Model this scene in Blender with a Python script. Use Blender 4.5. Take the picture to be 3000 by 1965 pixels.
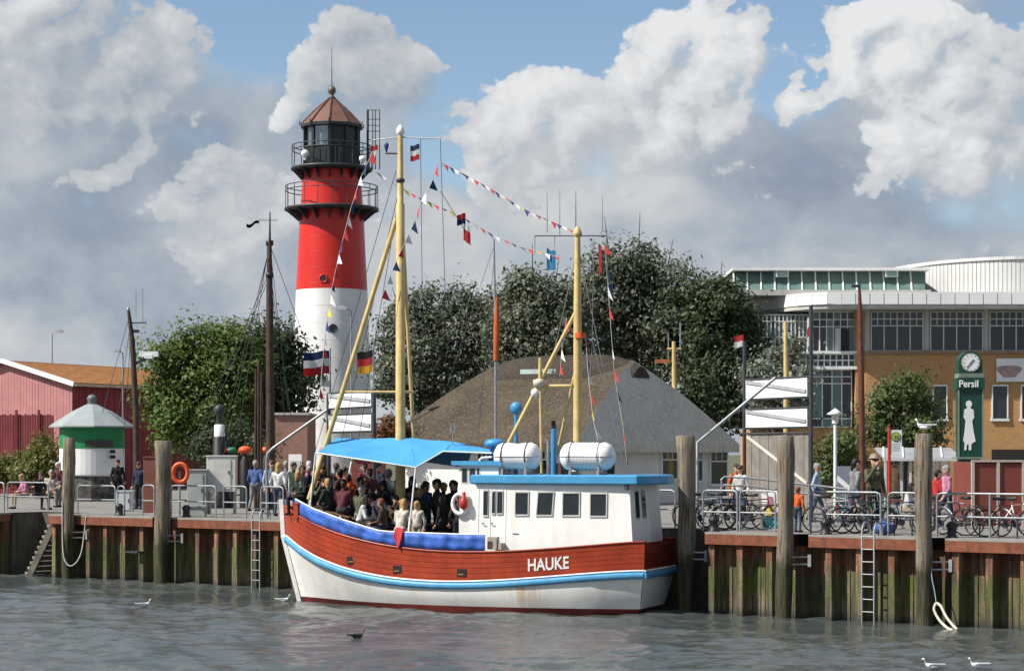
import bpy, bmesh, math, random
import numpy as np
from mathutils import Vector, Matrix
random.seed(7); rng = np.random.default_rng(7)
scene = bpy.context.scene
for o in list(bpy.data.objects): bpy.data.objects.remove(o)
COL = scene.collection
PI = math.pi

# ------------------------------------------------------------------ camera
CAMZ = 4.1; F = 6000.0; HX = 1500.0; HY = 1330.0        # photo pixels (3000 x 1965)
cd = bpy.data.cameras.new('camera'); cam = bpy.data.objects.new('camera', cd); COL.objects.link(cam)
cam.location = (0, 0, CAMZ); cam.rotation_euler = (PI/2, 0, 0)
cd.sensor_width = 36; cd.lens = 36*F/3000; cd.shift_y = (HY-982.5)/3000
cd.clip_start = 0.5; cd.clip_end = 9000
scene.camera = cam

# ------------------------------------------------------------------ sun, exposure
SUN = Vector((-0.96, -0.32, 0)).normalized()*math.cos(math.radians(46)); SUN.z = math.sin(math.radians(46))
sl = bpy.data.lights.new('sun', 'SUN'); sl.energy = 5.0; sl.angle = math.radians(0.5); sl.color = (1, .95, .87)
so = bpy.data.objects.new('sun', sl); COL.objects.link(so)
so.rotation_euler = (-SUN).to_track_quat('-Z', 'Y').to_euler(); so.location = (-60, -30, 90)
scene.view_settings.view_transform = 'Standard'; scene.view_settings.look = 'None'
scene.view_settings.exposure = 0.5; scene.view_settings.gamma = 1; scene.view_settings.use_curve_mapping = False
scene.render.engine = 'CYCLES'
scene.cycles.max_bounces = 6; scene.cycles.diffuse_bounces = 3; scene.cycles.glossy_bounces = 3; scene.cycles.transparent_max_bounces = 8

# ------------------------------------------------------------------ node helper
class NT:
    def __init__(s, tree): s.t = tree; s.t.nodes.clear()
    def n(s, typ, ins=None, **kw):
        nd = s.t.nodes.new(typ)
        for k, v in kw.items(): setattr(nd, k, v)
        for k, v in (ins or {}).items(): s.set(nd.inputs[k], v)
        return nd
    def set(s, sock, v):
        if isinstance(v, bpy.types.NodeSocket): s.t.links.new(v, sock)
        elif isinstance(v, bpy.types.Node): s.t.links.new(v.outputs[0], sock)
        else:
            if sock.type == 'RGBA' and len(v) == 3: v = (*v, 1)
            sock.default_value = v
    def m(s, op, a, b=0.0, clamp=False):
        return s.n('ShaderNodeMath', {0: a, 1: b}, operation=op, use_clamp=clamp).outputs[0]
    def vm(s, op, a, b=(0, 0, 0)):
        nd = s.n('ShaderNodeVectorMath', {0: a, 1: b}, operation=op)
        return nd.outputs['Value'] if op in ('DISTANCE', 'DOT_PRODUCT', 'LENGTH') else nd.outputs[0]
    def mr(s, v, a, b, c=0.0, d=1.0, smooth=False):
        return s.n('ShaderNodeMapRange', {0: v, 1: a, 2: b, 3: c, 4: d}, interpolation_type='SMOOTHSTEP' if smooth else 'LINEAR', clamp=True).outputs[0]
    def noise(s, vec, scale, detail=4, rough=.5, dist=0.0, out='Fac'):
        return s.n('ShaderNodeTexNoise', {'Vector': vec, 'Scale': scale, 'Detail': detail, 'Roughness': rough, 'Distortion': dist}).outputs[out]
    def mix(s, f, a, b):
        nd = s.n('ShaderNodeMix', data_type='RGBA'); s.set(nd.inputs[0], f); s.set(nd.inputs[6], a); s.set(nd.inputs[7], b)
        return nd.outputs[2]

def pxdir(px, py): return Vector(((px-HX)/F, 1, (HY-py)/F)).normalized()

# ------------------------------------------------------------------ world: Nishita sky with broken cumulus
world = bpy.data.worlds.new('World'); scene.world = world; world.use_nodes = True
W_ = NT(world.node_tree)
tc = W_.n('ShaderNodeTexCoord').outputs['Generated']
sky = W_.n('ShaderNodeTexSky', sky_type='NISHITA', sun_disc=False, sun_elevation=math.radians(46),
           sun_rotation=math.atan2(SUN.x, SUN.y) % (2*PI), air_density=1.0, dust_density=.6, ozone_density=2.2)
bg_sky = W_.n('ShaderNodeBackground', {'Color': sky, 'Strength': .09})
squash = W_.n('ShaderNodeMapping', {'Vector': tc, 'Scale': (1, 1, 1.25)}).outputs[0]
elev = W_.n('ShaderNodeSeparateXYZ', {0: tc}).outputs[2]
def blobs(lst, v=tc):
    acc = None
    for px, py, r, a in lst:
        g = W_.mr(W_.vm('DISTANCE', v, pxdir(px, py)), 0, r/F, a, 0, True)
        acc = g if acc is None else W_.m('ADD', acc, g)
    return acc
# far layer: soft grey cloud deck with blue gaps
n2 = W_.noise(W_.vm('ADD', squash, (3.1, 1.7, .4)), 8.0, 5, .5, .25)
n0 = W_.noise(squash, 19.0, 6, .56, .2)
gap = blobs([(640, 10, 330, -.36), (820, 100, 240, -.30), (1260, -20, 400, -.5), (1550, 60, 420, -.6), (1380, 300, 260, -.40), (1800, -10, 330, -.5), (1310, 440, 190, -.26),
             (2270, 40, 300, -.6), (2320, 200, 220, -.55), (2420, -60, 300, -.5), (2000, -110, 300, -.4), (1760, 480, 150, -.28), (400, 700, 900, .2), (1000, 700, 700, .15), (2300, 750, 900, .25)])
f0 = W_.m('ADD', W_.m('ADD', W_.m('MULTIPLY', n0, .6), W_.m('MULTIPLY', n2, .8)), W_.m('ADD', gap, W_.mr(elev, .12, .03, 0, .3, True)))
mask0 = W_.mr(f0, .56, .82, 0, 1, True)
b0 = W_.m('ADD', W_.m('MULTIPLY', W_.m('SUBTRACT', n2, .5), 2.3), W_.m('MULTIPLY', W_.m('SUBTRACT', n0, .5), 1.9))
b0 = W_.m('ADD', b0, blobs([(720, 640, 420, .25), (1250, 800, 420, .22), (560, 880, 350, .15), (2350, 640, 560, -.16), (560, 360, 330, -.22), (2940, 60, 240, -.25), (150, 520, 300, -.12), (1000, 420, 260, -.12), (1450, 750, 350, .15)]))
b0 = W_.m('ADD', b0, .47, True)
c0 = W_.n('ShaderNodeValToRGB', {0: b0}); els = c0.color_ramp.elements
els[0].position = 0; els[0].color = (.285, .345, .435, 1); els[1].position = 1; els[1].color = (.66, .675, .69, 1); e = els.new(.45); e.color = (.43, .49, .56, 1)
# near layer: heaped cumulus, lit from the left
lobes_ = [(2085, 140, 240, .8), (1985, 270, 250, .8), (2150, 150, 110, .6), (1900, 350, 190, .6), (2060, 400, 270, .5), (1850, 500, 170, .5), (2330, 320, 105, .65),
          (2545, 150, 175, .8), (2660, 110, 210, .8), (2740, 290, 330, .8), (2900, 260, 330, .6), (2840, 470, 300, .6),
          (1560, 360, 270, .75), (1680, 300, 190, .6), (1440, 450, 190, .6), (1630, 500, 260, .4),
          (980, 70, 200, .7), (1070, 190, 220, .7), (1200, 280, 190, .55), (880, 200, 120, .6), (850, 320, 110, .5),
          (130, 90, 360, .7), (380, 120, 320, .7), (520, 220, 230, .5), (200, 300, 330, .5),
          (720, 640, 260, .5), (900, 600, 190, .5), (560, 740, 210, .45), (300, 620, 200, .35), (1200, 640, 200, .3)]
wide = W_.m('MULTIPLY', W_.m('SUBTRACT', W_.noise(squash, 6.0, 3, .5), .60), .9)      # the same kind of cloud carries on over the rest of the sky
def cum(off):
    v = squash if off is None else W_.vm('ADD', squash, off); vt = tc if off is None else W_.vm('ADD', tc, off)
    nA = W_.noise(v, 30.0, 0, .5, .3); nB = W_.noise(W_.vm('ADD', v, (2.3, .7, 1.9)), 66.0, 1, .6, .4); nC = W_.noise(W_.vm('ADD', v, (4.3, 1.7, .9)), 150.0, 2, .6)
    bl = lambda n: W_.m('ABSOLUTE', W_.m('SUBTRACT', W_.m('MULTIPLY', n, 2.0), 1.0))
    puff = W_.m('ADD', W_.m('ADD', W_.m('MULTIPLY', bl(nA), .62), W_.m('MULTIPLY', bl(nB), .34)), W_.m('SUBTRACT', W_.m('MULTIPLY', bl(nC), .16), .22))
    nz = W_.m('SUBTRACT', W_.noise(v, 16.0, 5, .55, .15), .5)
    base = W_.m('MINIMUM', blobs([(x, y, q*1.22, w*1.05) for x, y, q, w in lobes_], vt), .95)
    base = W_.m('ADD', base, wide)
    return W_.m('ADD', base, W_.m('ADD', W_.m('MULTIPLY', puff, 1.0), W_.m('MULTIPLY', nz, 1.5))), base
fc, bc = cum(None); fc2, _ = cum((-.007, 0, .009))
lit = W_.m('MULTIPLY', W_.m('SUBTRACT', fc, fc2), .80)
hi_ = W_.m('ADD', .40, W_.mr(lit, .06, -.16, 0, .75, True)); mask1 = W_.mr(fc, .29, hi_, 0, 1, True)
tint = blobs([(2060, 180, 330, .30), (1930, 400, 240, .12), (2620, 200, 400, .30), (2850, 420, 330, .16), (1570, 350, 300, .14), (2330, 300, 130, .12), (1060, 150, 330, -.36), (200, 200, 700, -.26), (700, 650, 450, -.12), (2930, 330, 140, -.2), (1650, 560, 220, -.12), (2020, 520, 200, -.1)])
b1 = W_.m('ADD', W_.m('ADD', lit, tint), .50, True)
c1 = W_.n('ShaderNodeValToRGB', {0: b1}); els = c1.color_ramp.elements
els[0].position = 0; els[0].color = (.33, .385, .46, 1); els[1].position = 1; els[1].color = (.83, .84, .85, 1); e = els.new(.5); e.color = (.56, .59, .625, 1)
bg0 = W_.n('ShaderNodeBackground', {'Color': c0.outputs[0], 'Strength': .66}); bg1 = W_.n('ShaderNodeBackground', {'Color': c1.outputs[0], 'Strength': .68})
mx = W_.n('ShaderNodeMixShader', {0: mask0, 1: bg_sky, 2: bg0}); mx = W_.n('ShaderNodeMixShader', {0: mask1, 1: mx, 2: bg1})
W_.n('ShaderNodeOutputWorld', {'Surface': mx})

# ------------------------------------------------------------------ materials
MATS = {}
def mat(name, col, rough=.6, var=.18, scale=2.0, col2=None, bump=0.0, bscale=25.0, metal=0.0, streak=None, spec=.4, trans=0.0, emit=None):
    """procedural principled material: base colour broken up by two noises, optional vertical streak stains and fine bump"""
    if name in MATS: return MATS[name]
    m = bpy.data.materials.new(name); m.use_nodes = True; T = NT(m.node_tree)
    pos = T.n('ShaderNodeNewGeometry').outputs['Position']
    c2 = col2 or tuple(min(1, c*(1-var*1.6)) for c in col)
    f = T.mr(T.noise(pos, scale, 6, .6), .32, .68)
    c = T.mix(f, col, c2)
    fine = T.mr(T.noise(pos, scale*9, 4, .6), .3, .7, 1-var*.55, 1+var*.35)
    c = T.n('ShaderNodeMix', {0: 1.0}, data_type='RGBA', blend_type='MULTIPLY')
    T.set(c.inputs[6], T.mix(f, col, c2))
    cc = T.n('ShaderNodeCombineColor', {0: fine, 1: fine, 2: fine}); T.set(c.inputs[7], cc)
    cout = c.outputs[2]
    if streak:
        scol, amt, sc = streak
        sv = T.n('ShaderNodeMapping', {'Vector': pos, 'Scale': (sc, sc, sc*.09)}).outputs[0]
        sf = T.mr(T.noise(sv, 1.0, 5, .6), .53, .72, 0, amt)
        cout = T.mix(sf, cout, scol)
    ins = {'Base Color': cout, 'Roughness': rough, 'Metallic': metal, 'Specular IOR Level': spec}
    if bump: ins['Normal'] = T.n('ShaderNodeBump', {'Strength': bump, 'Distance': .02, 'Height': T.noise(pos, bscale, 5, .6)}).outputs[0]
    if trans: ins['Transmission Weight'] = trans
    if emit: ins['Emission Color'] = emit; ins['Emission Strength'] = 1.0
    p = T.n('ShaderNodeBsdfPrincipled', ins)
    T.n('ShaderNodeOutputMaterial', {'Surface': p})
    MATS[name] = m; return m

# ------------------------------------------------------------------ mesh builder
OFF = {}
class MB:
    def __init__(s): s.v = []; s.f = []; s.sm = []
    def add(s, vs, fs, smooth=False):
        b = len(s.v); s.v += [tuple(p) for p in vs]
        for f in fs: s.f.append(tuple(i+b for i in f)); s.sm.append(smooth)
        return s
    def box(s, c, sz, rz=0.0, M=None):
        x, y, z = sz[0]/2, sz[1]/2, sz[2]/2; c = Vector(c)
        R = Matrix.Rotation(rz, 3, 'Z') if M is None else M
        vs = [c+R@Vector((a*x, b*y, d*z)) for d in (-1, 1) for a, b in ((-1, -1), (1, -1), (1, 1), (-1, 1))]
        return s.add(vs, [(0, 3, 2, 1), (4, 5, 6, 7), (0, 1, 5, 4), (1, 2, 6, 5), (2, 3, 7, 6), (3, 0, 4, 7)])
    def beam(s, p0, p1, w, h, up=(0, 0, 1)):
        p0 = Vector(p0); p1 = Vector(p1); d = (p1-p0).normalized(); a = d.cross(Vector(up))
        if a.length < 1e-4: a = Vector((1, 0, 0))
        a.normalize(); b = a.cross(d)
        vs = [p+a*(i*w/2)+b*(j*h/2) for p in (p0, p1) for i, j in ((-1, -1), (1, -1), (1, 1), (-1, 1))]
        return s.add(vs, [(0, 3, 2, 1), (4, 5, 6, 7), (0, 1, 5, 4), (1, 2, 6, 5), (2, 3, 7, 6), (3, 0, 4, 7)])
    def tube(s, pts, r, n=8, cap=True):
        pts = [Vector(p) for p in pts]; k = len(pts)
        rs = r if isinstance(r, (list, tuple)) else [r]*k
        rings = []; pa = None
        for i, p in enumerate(pts):
            d = (pts[min(i+1, k-1)]-pts[max(i-1, 0)]).normalized()
            if pa is None:
                a = d.cross(Vector((0, 0, 1)))
                if a.length < 1e-3: a = Vector((1, 0, 0))
            else: a = pa-d*pa.dot(d)
            a.normalize(); pa = a; b = d.cross(a)
            rings.append([p+(a*math.cos(2*PI*j/n)+b*math.sin(2*PI*j/n))*rs[i] for j in range(n)])
        return s.loft(rings, cap=cap, smooth=n > 5)
    def loft(s, rings, cap=True, closed=True, smooth=True):
        n = len(rings[0]); vs = [p for r in rings for p in r]; fs = []
        for i in range(len(rings)-1):
            for j in range(n if closed else n-1):
                a = i*n+j; b = i*n+(j+1) % n
                fs.append((a, b, b+n, a+n))
        base = len(s.v); s.add(vs, fs, smooth)
        if cap and closed:
            s.add(rings[0], [tuple(reversed(range(n)))]); s.add(rings[-1], [tuple(range(n))])     # caps keep their own vertices: crisp rims
        return s
    def lathe(s, c, prof, n=24, smooth=True, a0=0.0):
        c = Vector(c)
        rings = [[c+Vector((r*math.cos(2*PI*j/n+a0), r*math.sin(2*PI*j/n+a0), z)) for j in range(n)] for r, z in prof]
        return s.loft(rings, smooth=smooth)
    def prism(s, poly, d):
        """closed polygon of points swept along vector d"""
        n = len(poly); d = Vector(d); a = [Vector(p) for p in poly]
        fs = [tuple(reversed(range(n))), tuple(range(n, 2*n))]+[(i, (i+1) % n, (i+1) % n+n, i+n) for i in range(n)]
        return s.add(a+[p+d for p in a], fs)
    def sphere(s, c, r, n=10, sc=(1, 1, 1)):
        c = Vector(c); k = max(4, n//2)
        rings = [[c+Vector((r*sc[0]*max(.02, math.sin(PI*i/k))*math.cos(2*PI*j/n), r*sc[1]*max(.02, math.sin(PI*i/k))*math.sin(2*PI*j/n), -r*sc[2]*math.cos(PI*i/k))) for j in range(n)] for i in range(k+1)]
        return s.loft(rings)
    def build(s, name, m, parent=None, local=False, recalc=True, bevel=0.0):
        me = bpy.data.meshes.new(name); off = Vector((0, 0, 0)) if (parent is None or local) else OFF.get(parent, Vector((0, 0, 0)))
        me.from_pydata([tuple(Vector(p)-off) for p in s.v], [], s.f)
        me.polygons.foreach_set('use_smooth', s.sm); me.materials.append(m)
        if recalc or bevel:
            bm = bmesh.new(); bm.from_mesh(me)
            if recalc: bmesh.ops.recalc_face_normals(bm, faces=bm.faces)
            if bevel: bmesh.ops.bevel(bm, geom=bm.edges[:], offset=bevel, segments=1, affect='EDGES')
            bm.to_mesh(me); bm.free()
        o = bpy.data.objects.new(name, me); COL.objects.link(o)
        if parent is not None: o.parent = parent; OFF[o] = off
        return o
def tag(o, label, cat, group=None):
    o['label'] = label; o['category'] = cat
    if group: o['group'] = group
    return o
def thing(name, label, cat, loc=(0, 0, 0), rz=0.0, group=None):
    o = bpy.data.objects.new(name, None); COL.objects.link(o); o.empty_display_size = .2
    o.location = loc; o.rotation_euler = (0, 0, rz); OFF[o] = Vector(loc)
    return tag(o, label, cat, group)
def struct(o): o['kind'] = 'structure'; return o
def copy_tree(o, parent=None):
    c = o.copy(); COL.objects.link(c)
    if parent is not None: c.parent = parent
    for ch in list(o.children): copy_tree(ch, c)
    return c
def W(px, py, Z): return Vector(((px-HX)/F*Z, Z, CAMZ+(HY-py)/F*Z))
GZ = 2.1
def G(px, Z, z=GZ): return Vector(((px-HX)/F*Z, Z, z))
def text_mesh(s, depth=.01):
    cu = bpy.data.curves.new('lettering', 'FONT'); cu.body = s; cu.extrude = depth; cu.offset = .018; cu.align_x = 'CENTER'; cu.align_y = 'CENTER'
    o = bpy.data.objects.new('lettering', cu); COL.objects.link(o)
    dg = bpy.context.evaluated_depsgraph_get(); me = bpy.data.meshes.new_from_object(o.evaluated_get(dg))
    vs = np.array([v.co[:] for v in me.vertices]); fs = [tuple(p.vertices) for p in me.polygons]
    bpy.data.objects.remove(o); bpy.data.curves.remove(cu); bpy.data.meshes.remove(me)
    lo = vs.min(0); hi = vs.max(0); vs[:, :2] = (vs[:, :2]-(lo[:2]+hi[:2])/2)/(hi[:2]-lo[:2])     # unit box centred on 0
    return vs, fs

# shared materials
M_white = mat('white_paint', (.80, .80, .78), .45, .06, 1.2)
M_whitewall = mat('white_render', (.74, .72, .67), .85, .10, .8, bump=.2)
M_black = mat('black_paint', (.018, .018, .02), .5, .2)
M_dark = mat('dark_steel', (.05, .055, .06), .5, .25)
M_galv = mat('galvanised_steel', (.34, .355, .365), .5, .18, 4, metal=.5)
M_alu = mat('pale_frame', (.62, .63, .62), .45, .08, 3)
M_wood = mat('weathered_wood', (.20, .155, .10), .85, .35, 3, bump=.6, bscale=12)
M_oldwood = mat('dark_mast_wood', (.075, .042, .026), .7, .35, 4)
M_rust = mat('rusty_steel', (.22, .075, .035), .85, .35, 5, bump=.4)
M_glass = mat('window_glass', (.022, .028, .034), .08, .3, .6, spec=.6)
M_greenglass = mat('green_tinted_glass', (.13, .22, .19), .12, .25, .7, spec=.7)
M_conc = mat('concrete', (.34, .325, .30), .9, .18, 1.5, bump=.3)
M_red = mat('red_paint', (.52, .03, .02), .45, .15, 2)
M_orange = mat('orange_plastic', (.72, .10, .02), .45, .1)
M_blue = mat('blue_paint', (.05, .27, .55), .45, .12, 2)
M_yellow = mat('cream_yellow_paint', (.66, .49, .20), .5, .18, 3, streak=((.33, .20, .08), .5, 9))
M_rope = mat('pale_rope', (.52, .50, .44), .9, .15, 20)
M_navy = mat('navy_cloth', (.02, .045, .14), .8, .1)
M_redcloth = mat('red_cloth', (.52, .035, .04), .8, .1)
M_whitecloth = mat('white_cloth', (.72, .72, .72), .8, .06)
M_bluecloth = mat('sky_blue_cloth', (.06, .28, .52), .8, .1)
# ================================================================== the harbour setting
Z0 = CAMZ*F/(1681-HY); Z1 = CAMZ*F/(1846-HY)
QA = Vector(((0-HX)/F*Z0, Z0, 0)); QB = Vector(((3000-HX)/F*Z1, Z1, 0))
QU = (QB-QA).normalized(); QN = Vector((-QU.y, QU.x, 0))                 # along the quay (to the right) / inland
if QN.y < 0: QN = -QN
QANG = math.atan2(QU.y, QU.x)
def Q(s, t=0.0, z=0.0): p = QA+QU*s+QN*t; p.z = z; return p
def qs(px, t=0.0):
    k = (px-HX)/F; b = QA+QN*t
    return (k*b.y-b.x)/(QU.x-k*QU.y)

# ---- water: real waves in view, calm sheet beyond
NX, NZ = 430, 500
ks = np.linspace(-.33, .33, NX); zs = 35.0*(78/35.0)**np.linspace(0, 1, NZ)
KX, ZZ = np.meshgrid(ks, zs); XX = KX*ZZ; H = np.zeros_like(XX)
for i in range(60):
    lam = .28*(3.2/.28)**rng.random(); th = rng.normal(1.25, .75); ph = rng.random()*2*PI
    kk = 2*PI/lam; H += .0056*lam**.85*np.sin(kk*(XX*math.cos(th)+ZZ*math.sin(th))+ph)
patch = .65+.35*np.sin(XX*.31+1.3*np.sin(ZZ*.23))*np.sin(ZZ*.47+.8*np.sin(XX*.19))
H *= patch
fade = np.minimum(np.minimum(np.arange(NX), NX-1-np.arange(NX))[None, :]/12, np.minimum(np.arange(NZ), NZ-1-np.arange(NZ))[:, None]/10).clip(0, 1); H *= fade
vs = np.stack([XX, ZZ, H], -1).reshape(-1, 3).tolist()
idx = np.arange(NX*NZ).reshape(NZ, NX)
fs = np.stack([idx[:-1, :-1], idx[:-1, 1:], idx[1:, 1:], idx[1:, :-1]], -1).reshape(-1, 4).tolist()
wb = MB(); wb.v = [tuple(v) for v in vs]; wb.f = [tuple(f) for f in fs]; wb.sm = [True]*len(fs)
a, b, c, d = vs[0], vs[NX-1], vs[-1], vs[-NX]
wb.add([(-400, -300, 0), (400, -300, 0), (b[0], b[1], 0), (a[0], a[1], 0), (400, 78, 0), (c[0], c[1], 0), (-400, 78, 0), (d[0], d[1], 0), (-400, 900, 0), (400, 900, 0)],
       [(0, 1, 2, 3), (1, 4, 5, 2), (0, 3, 7, 6), (6, 4, 9, 8)])
mw = bpy.data.materials.new('harbour_water'); mw.use_nodes = True; T = NT(mw.node_tree)
pos = T.n('ShaderNodeNewGeometry').outputs['Position']
pm = T.n('ShaderNodeMapping', {'Vector': pos, 'Scale': (.55, 1.3, 1)}).outputs[0]
hgt = T.m('ADD', T.noise(pm, 3.0, 5, .62, .3), T.m('MULTIPLY', T.noise(pm, 11.0, 4, .6), .35))
bmp = T.n('ShaderNodeBump', {'Strength': .5, 'Distance': .035, 'Height': hgt}).outputs[0]
wc = T.mix(T.mr(T.noise(pos, .25, 3), .35, .65), (.050, .062, .060), (.070, .078, .074))
T.n('ShaderNodeOutputMaterial', {'Surface': T.n('ShaderNodeBsdfPrincipled', {'Base Color': wc, 'Roughness': .09, 'IOR': 1.33, 'Normal': bmp})})
water = struct(wb.build('water', mw, recalc=False))

# ---- quay platform with a stair recess and a berth recess
sL0, sL1 = qs(8), qs(150); sR0, sR1 = qs(905), qs(2072)
TL, TR = 1.7, 1.35
edge = [(-90, 0), (sL0, 0), (sL0, TL), (sL1, TL), (sL1, 0), (sR0, 0), (sR0, TR), (sR1, TR), (sR1, 0), (90, 0)]
mp = bpy.data.materials.new('quay_paving'); mp.use_nodes = True; T = NT(mp.node_tree)
pos = T.n('ShaderNodeNewGeometry').outputs['Position']
rot = T.n('ShaderNodeMapping', {'Vector': pos, 'Rotation': (0, 0, -QANG)}).outputs[0]
bk = T.n('ShaderNodeTexBrick', {'Vector': rot, 'Color1': (.235, .22, .20), 'Color2': (.19, .178, .165), 'Mortar': (.10, .095, .085), 'Scale': 1.0, 'Mortar Size': .012, 'Brick Width': .4, 'Row Height': .2})
cc = T.mix(T.mr(T.noise(pos, .5, 6, .6), .35, .7, 0, .55), bk.outputs[0], (.145, .135, .125))
T.n('ShaderNodeOutputMaterial', {'Surface': T.n('ShaderNodeBsdfPrincipled', {'Base Color': cc, 'Roughness': .9})})
pts = [Q(s, t, GZ) for s, t in edge]
deck = MB(); top = pts+[Q(90, 45, GZ), Q(-90, 45, GZ)]
deck.add(top, [tuple(range(len(top)))])
struct(deck.build('quay_deck', mp, recalc=True))
land = MB().add([Q(-2500, 44.5, GZ-.012), Q(2500, 44.5, GZ-.012), Q(2500, 5000, GZ-.012), Q(-2500, 5000, GZ-.012)], [(0, 1, 2, 3)])
struct(land.build('ground', mat('grassy_ground', (.12, .13, .06), .95, .3, .2)))

# quay wall: every sheet-pile pair is one piece
wall = thing('quay_wall', 'rust and algae stained steel sheet pile quay wall', 'quay wall', Q(0))
msp = bpy.data.materials.new('sheet_pile_steel'); msp.use_nodes = True; T = NT(msp.node_tree)
pos = T.n('ShaderNodeNewGeometry').outputs['Position']; zz = T.n('ShaderNodeSeparateXYZ', {0: pos}).outputs[2]
st = T.n('ShaderNodeMapping', {'Vector': pos, 'Scale': (7, 7, .7)}).outputs[0]
ns = T.noise(st, 1.0, 6, .65); nb = T.noise(pos, 2.2, 6, .65); nf = T.noise(pos, 14.0, 5, .7)
rust = T.mix(T.mr(nb, .3, .7), (.25, .082, .036), (.11, .042, .024)); rust = T.mix(T.mr(ns, .50, .66, 0, .9), rust, (.46, .26, .13))
algae = T.mix(T.mr(ns, .43, .60), (.050, .055, .015), (.22, .17, .085)); algae = T.mix(T.mr(nb, .46, .62, 0, .85), algae, (.085, .120, .014))
mud = T.mix(T.mr(ns, .43, .60), (.060, .052, .034), (.22, .18, .115))
hz = T.m('ADD', zz, T.m('MULTIPLY', T.m('SUBTRACT', nb, .5), .55)); hz = T.m('ADD', hz, T.m('MULTIPLY', T.m('SUBTRACT', ns, .5), .8)); hz = T.m('ADD', hz, T.m('MULTIPLY', T.m('SUBTRACT', T.n('ShaderNodeObjectInfo').outputs['Random'], .5), .45))
c = T.mix(T.mr(hz, .12, .55, 0, 1), mud, algae); c = T.mix(T.mr(hz, 1.15, 1.38, 0, 1), c, rust)
c = T.mix(T.mr(T.n('ShaderNodeObjectInfo').outputs['Random'], 0, 1, 0, .55), c, (.03, .028, .015)); c = T.mix(T.mr(zz, .0, .22, .85, 0), c, (.02, .021, .014)); c = T.mix(T.mr(nf, .52, .66, 0, .65), c, (.035, .03, .02))
bmp = T.n('ShaderNodeBump', {'Strength': .6, 'Distance': .02, 'Height': nf}).outputs[0]
T.n('ShaderNodeOutputMaterial', {'Surface': T.n('ShaderNodeBsdfPrincipled', {'Base Color': c, 'Roughness': .82, 'Normal': bmp})})
PIT = .85
prof = [(0, .03), (.02, 0), (.19, 0), (.21, .03), (.30, .33), (.33, .36), (.50, .36), (.505, .335), (.525, .335), (.53, .36), (.74, .36), (.77, .33), (PIT-.002, .03)]
pm_ = MB(); n = len(prof)
vs = [QU*s+QN*t+Vector((0, 0, z)) for z in (-.9, 1.80) for s, t in prof]+[QU*s+QN*(t+.02)+Vector((0, 0, z)) for z in (-.9, 1.80) for s, t in prof]
fs = [(i, i+1, n+i+1, n+i) for i in range(n-1)]+[(2*n+i+1, 2*n+i, 3*n+i, 3*n+i+1) for i in range(n-1)]+[(n+i, n+i+1, 3*n+i+1, 3*n+i) for i in range(n-1)]
pm_.add(vs, fs)
proto = pm_.build('sheet_pile', msp, wall, local=True)
spots = [sL1+.02+i*PIT for i in range(int((sR0-sL1)/PIT))]+[sR1+.02+i*PIT for i in range(17)]+[sL0-PIT-i*PIT for i in range(4)]
for i, s in enumerate(spots):
    o = proto if i == 0 else proto.copy()
    if i: COL.objects.link(o); o.parent = wall
    o.location = Q(s)-Q(0)+QN*(.02*math.sin(i*1.7))
# cap beams (steel channel) and concrete coping, recess walls
mcap = mat('cap_rust', (.24, .075, .036), .8, .3, 4, streak=((.07, .03, .02), .8, 6), bump=.5)
mcop = mat('coping_concrete', (.29, .275, .25), .9, .2, 3, bump=.3)
def capseg(s0, s1):
    b = MB(); b.box(Q((s0+s1)/2, .11, 1.915), (s1-s0, .46, .255), QANG); b.build('cap_beam', mcap, wall)
    b = MB(); b.box(Q((s0+s1)/2, .13, 2.074), (s1-s0, .50, .056), QANG); b.build('coping', mcop, wall)
for s0, s1 in [(sL1, qs(455)), (qs(500)+.05, qs(748)), (qs(748)+.03, sR0), (sR1, qs(2330)-.1), (qs(2375), qs(2690)), (qs(2775), qs(3070)), (sL0-3.4, sL0)]:
    capseg(s0, s1)
mdc = mat('dark_streaked_concrete', (.13, .115, .09), .9, .35, 2, streak=((.03, .03, .02), .8, 5), bump=.5)  # darker, streaked concrete of recess walls and stair stringers
b = MB(); b.box(Q((sL0+sL1)/2, TL+.12, .55), (sL1-sL0, .24, 3.05), QANG)
b.box(Q(sL1+.10, TL/2+.22, .55), (.2, TL-.40, 3.05), QANG); b.box(Q(sL0-.10, TL/2+.22, .55), (.2, TL-.40, 3.05), QANG); b.build('recess_wall', mdc, wall)
b = MB(); b.box(Q((sR0+sR1)/2, TR+.12, .55), (sR1-sR0, .24, 3.05), QANG)
b.box(Q(sR0-.10, TR/2+.22, .55), (.2, TR-.40, 3.05), QANG); b.box(Q(sR1+.10, TR/2+.22, .55), (.2, TR-.40, 3.05), QANG); b.build('recess_wall', mdc, wall)

# ---- stone stair down to the water inside the recess
stair = thing('harbour_stair', 'worn concrete stair descending along the quay wall to the water', 'stair', Q(sL1-.2, .8, -.2))
n = 11; s_top = sL1-.08; s_bot = qs(72)-.1
mstep = mat('worn_step', (.30, .27, .20), .9, .3, 5, streak=((.09, .10, .04), .7, 6), bump=.4)
for i in range(n):
    s = s_top+(s_bot-s_top)*(i+.5)/n; z = 1.95-(1.95+.02)*(i+.5)/n
    b = MB(); b.box(Q(s, .62, z), (abs(s_top-s_bot)/n*1.15, 1.05, .10), QANG); b.build('step', mstep, stair, bevel=.012)
for t in (.12, 1.12):
    b = MB(); b.beam(Q(s_top, t, 1.64), Q(s_bot, t, -.33), .07, .26); b.build('stringer', mdc, stair)

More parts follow.
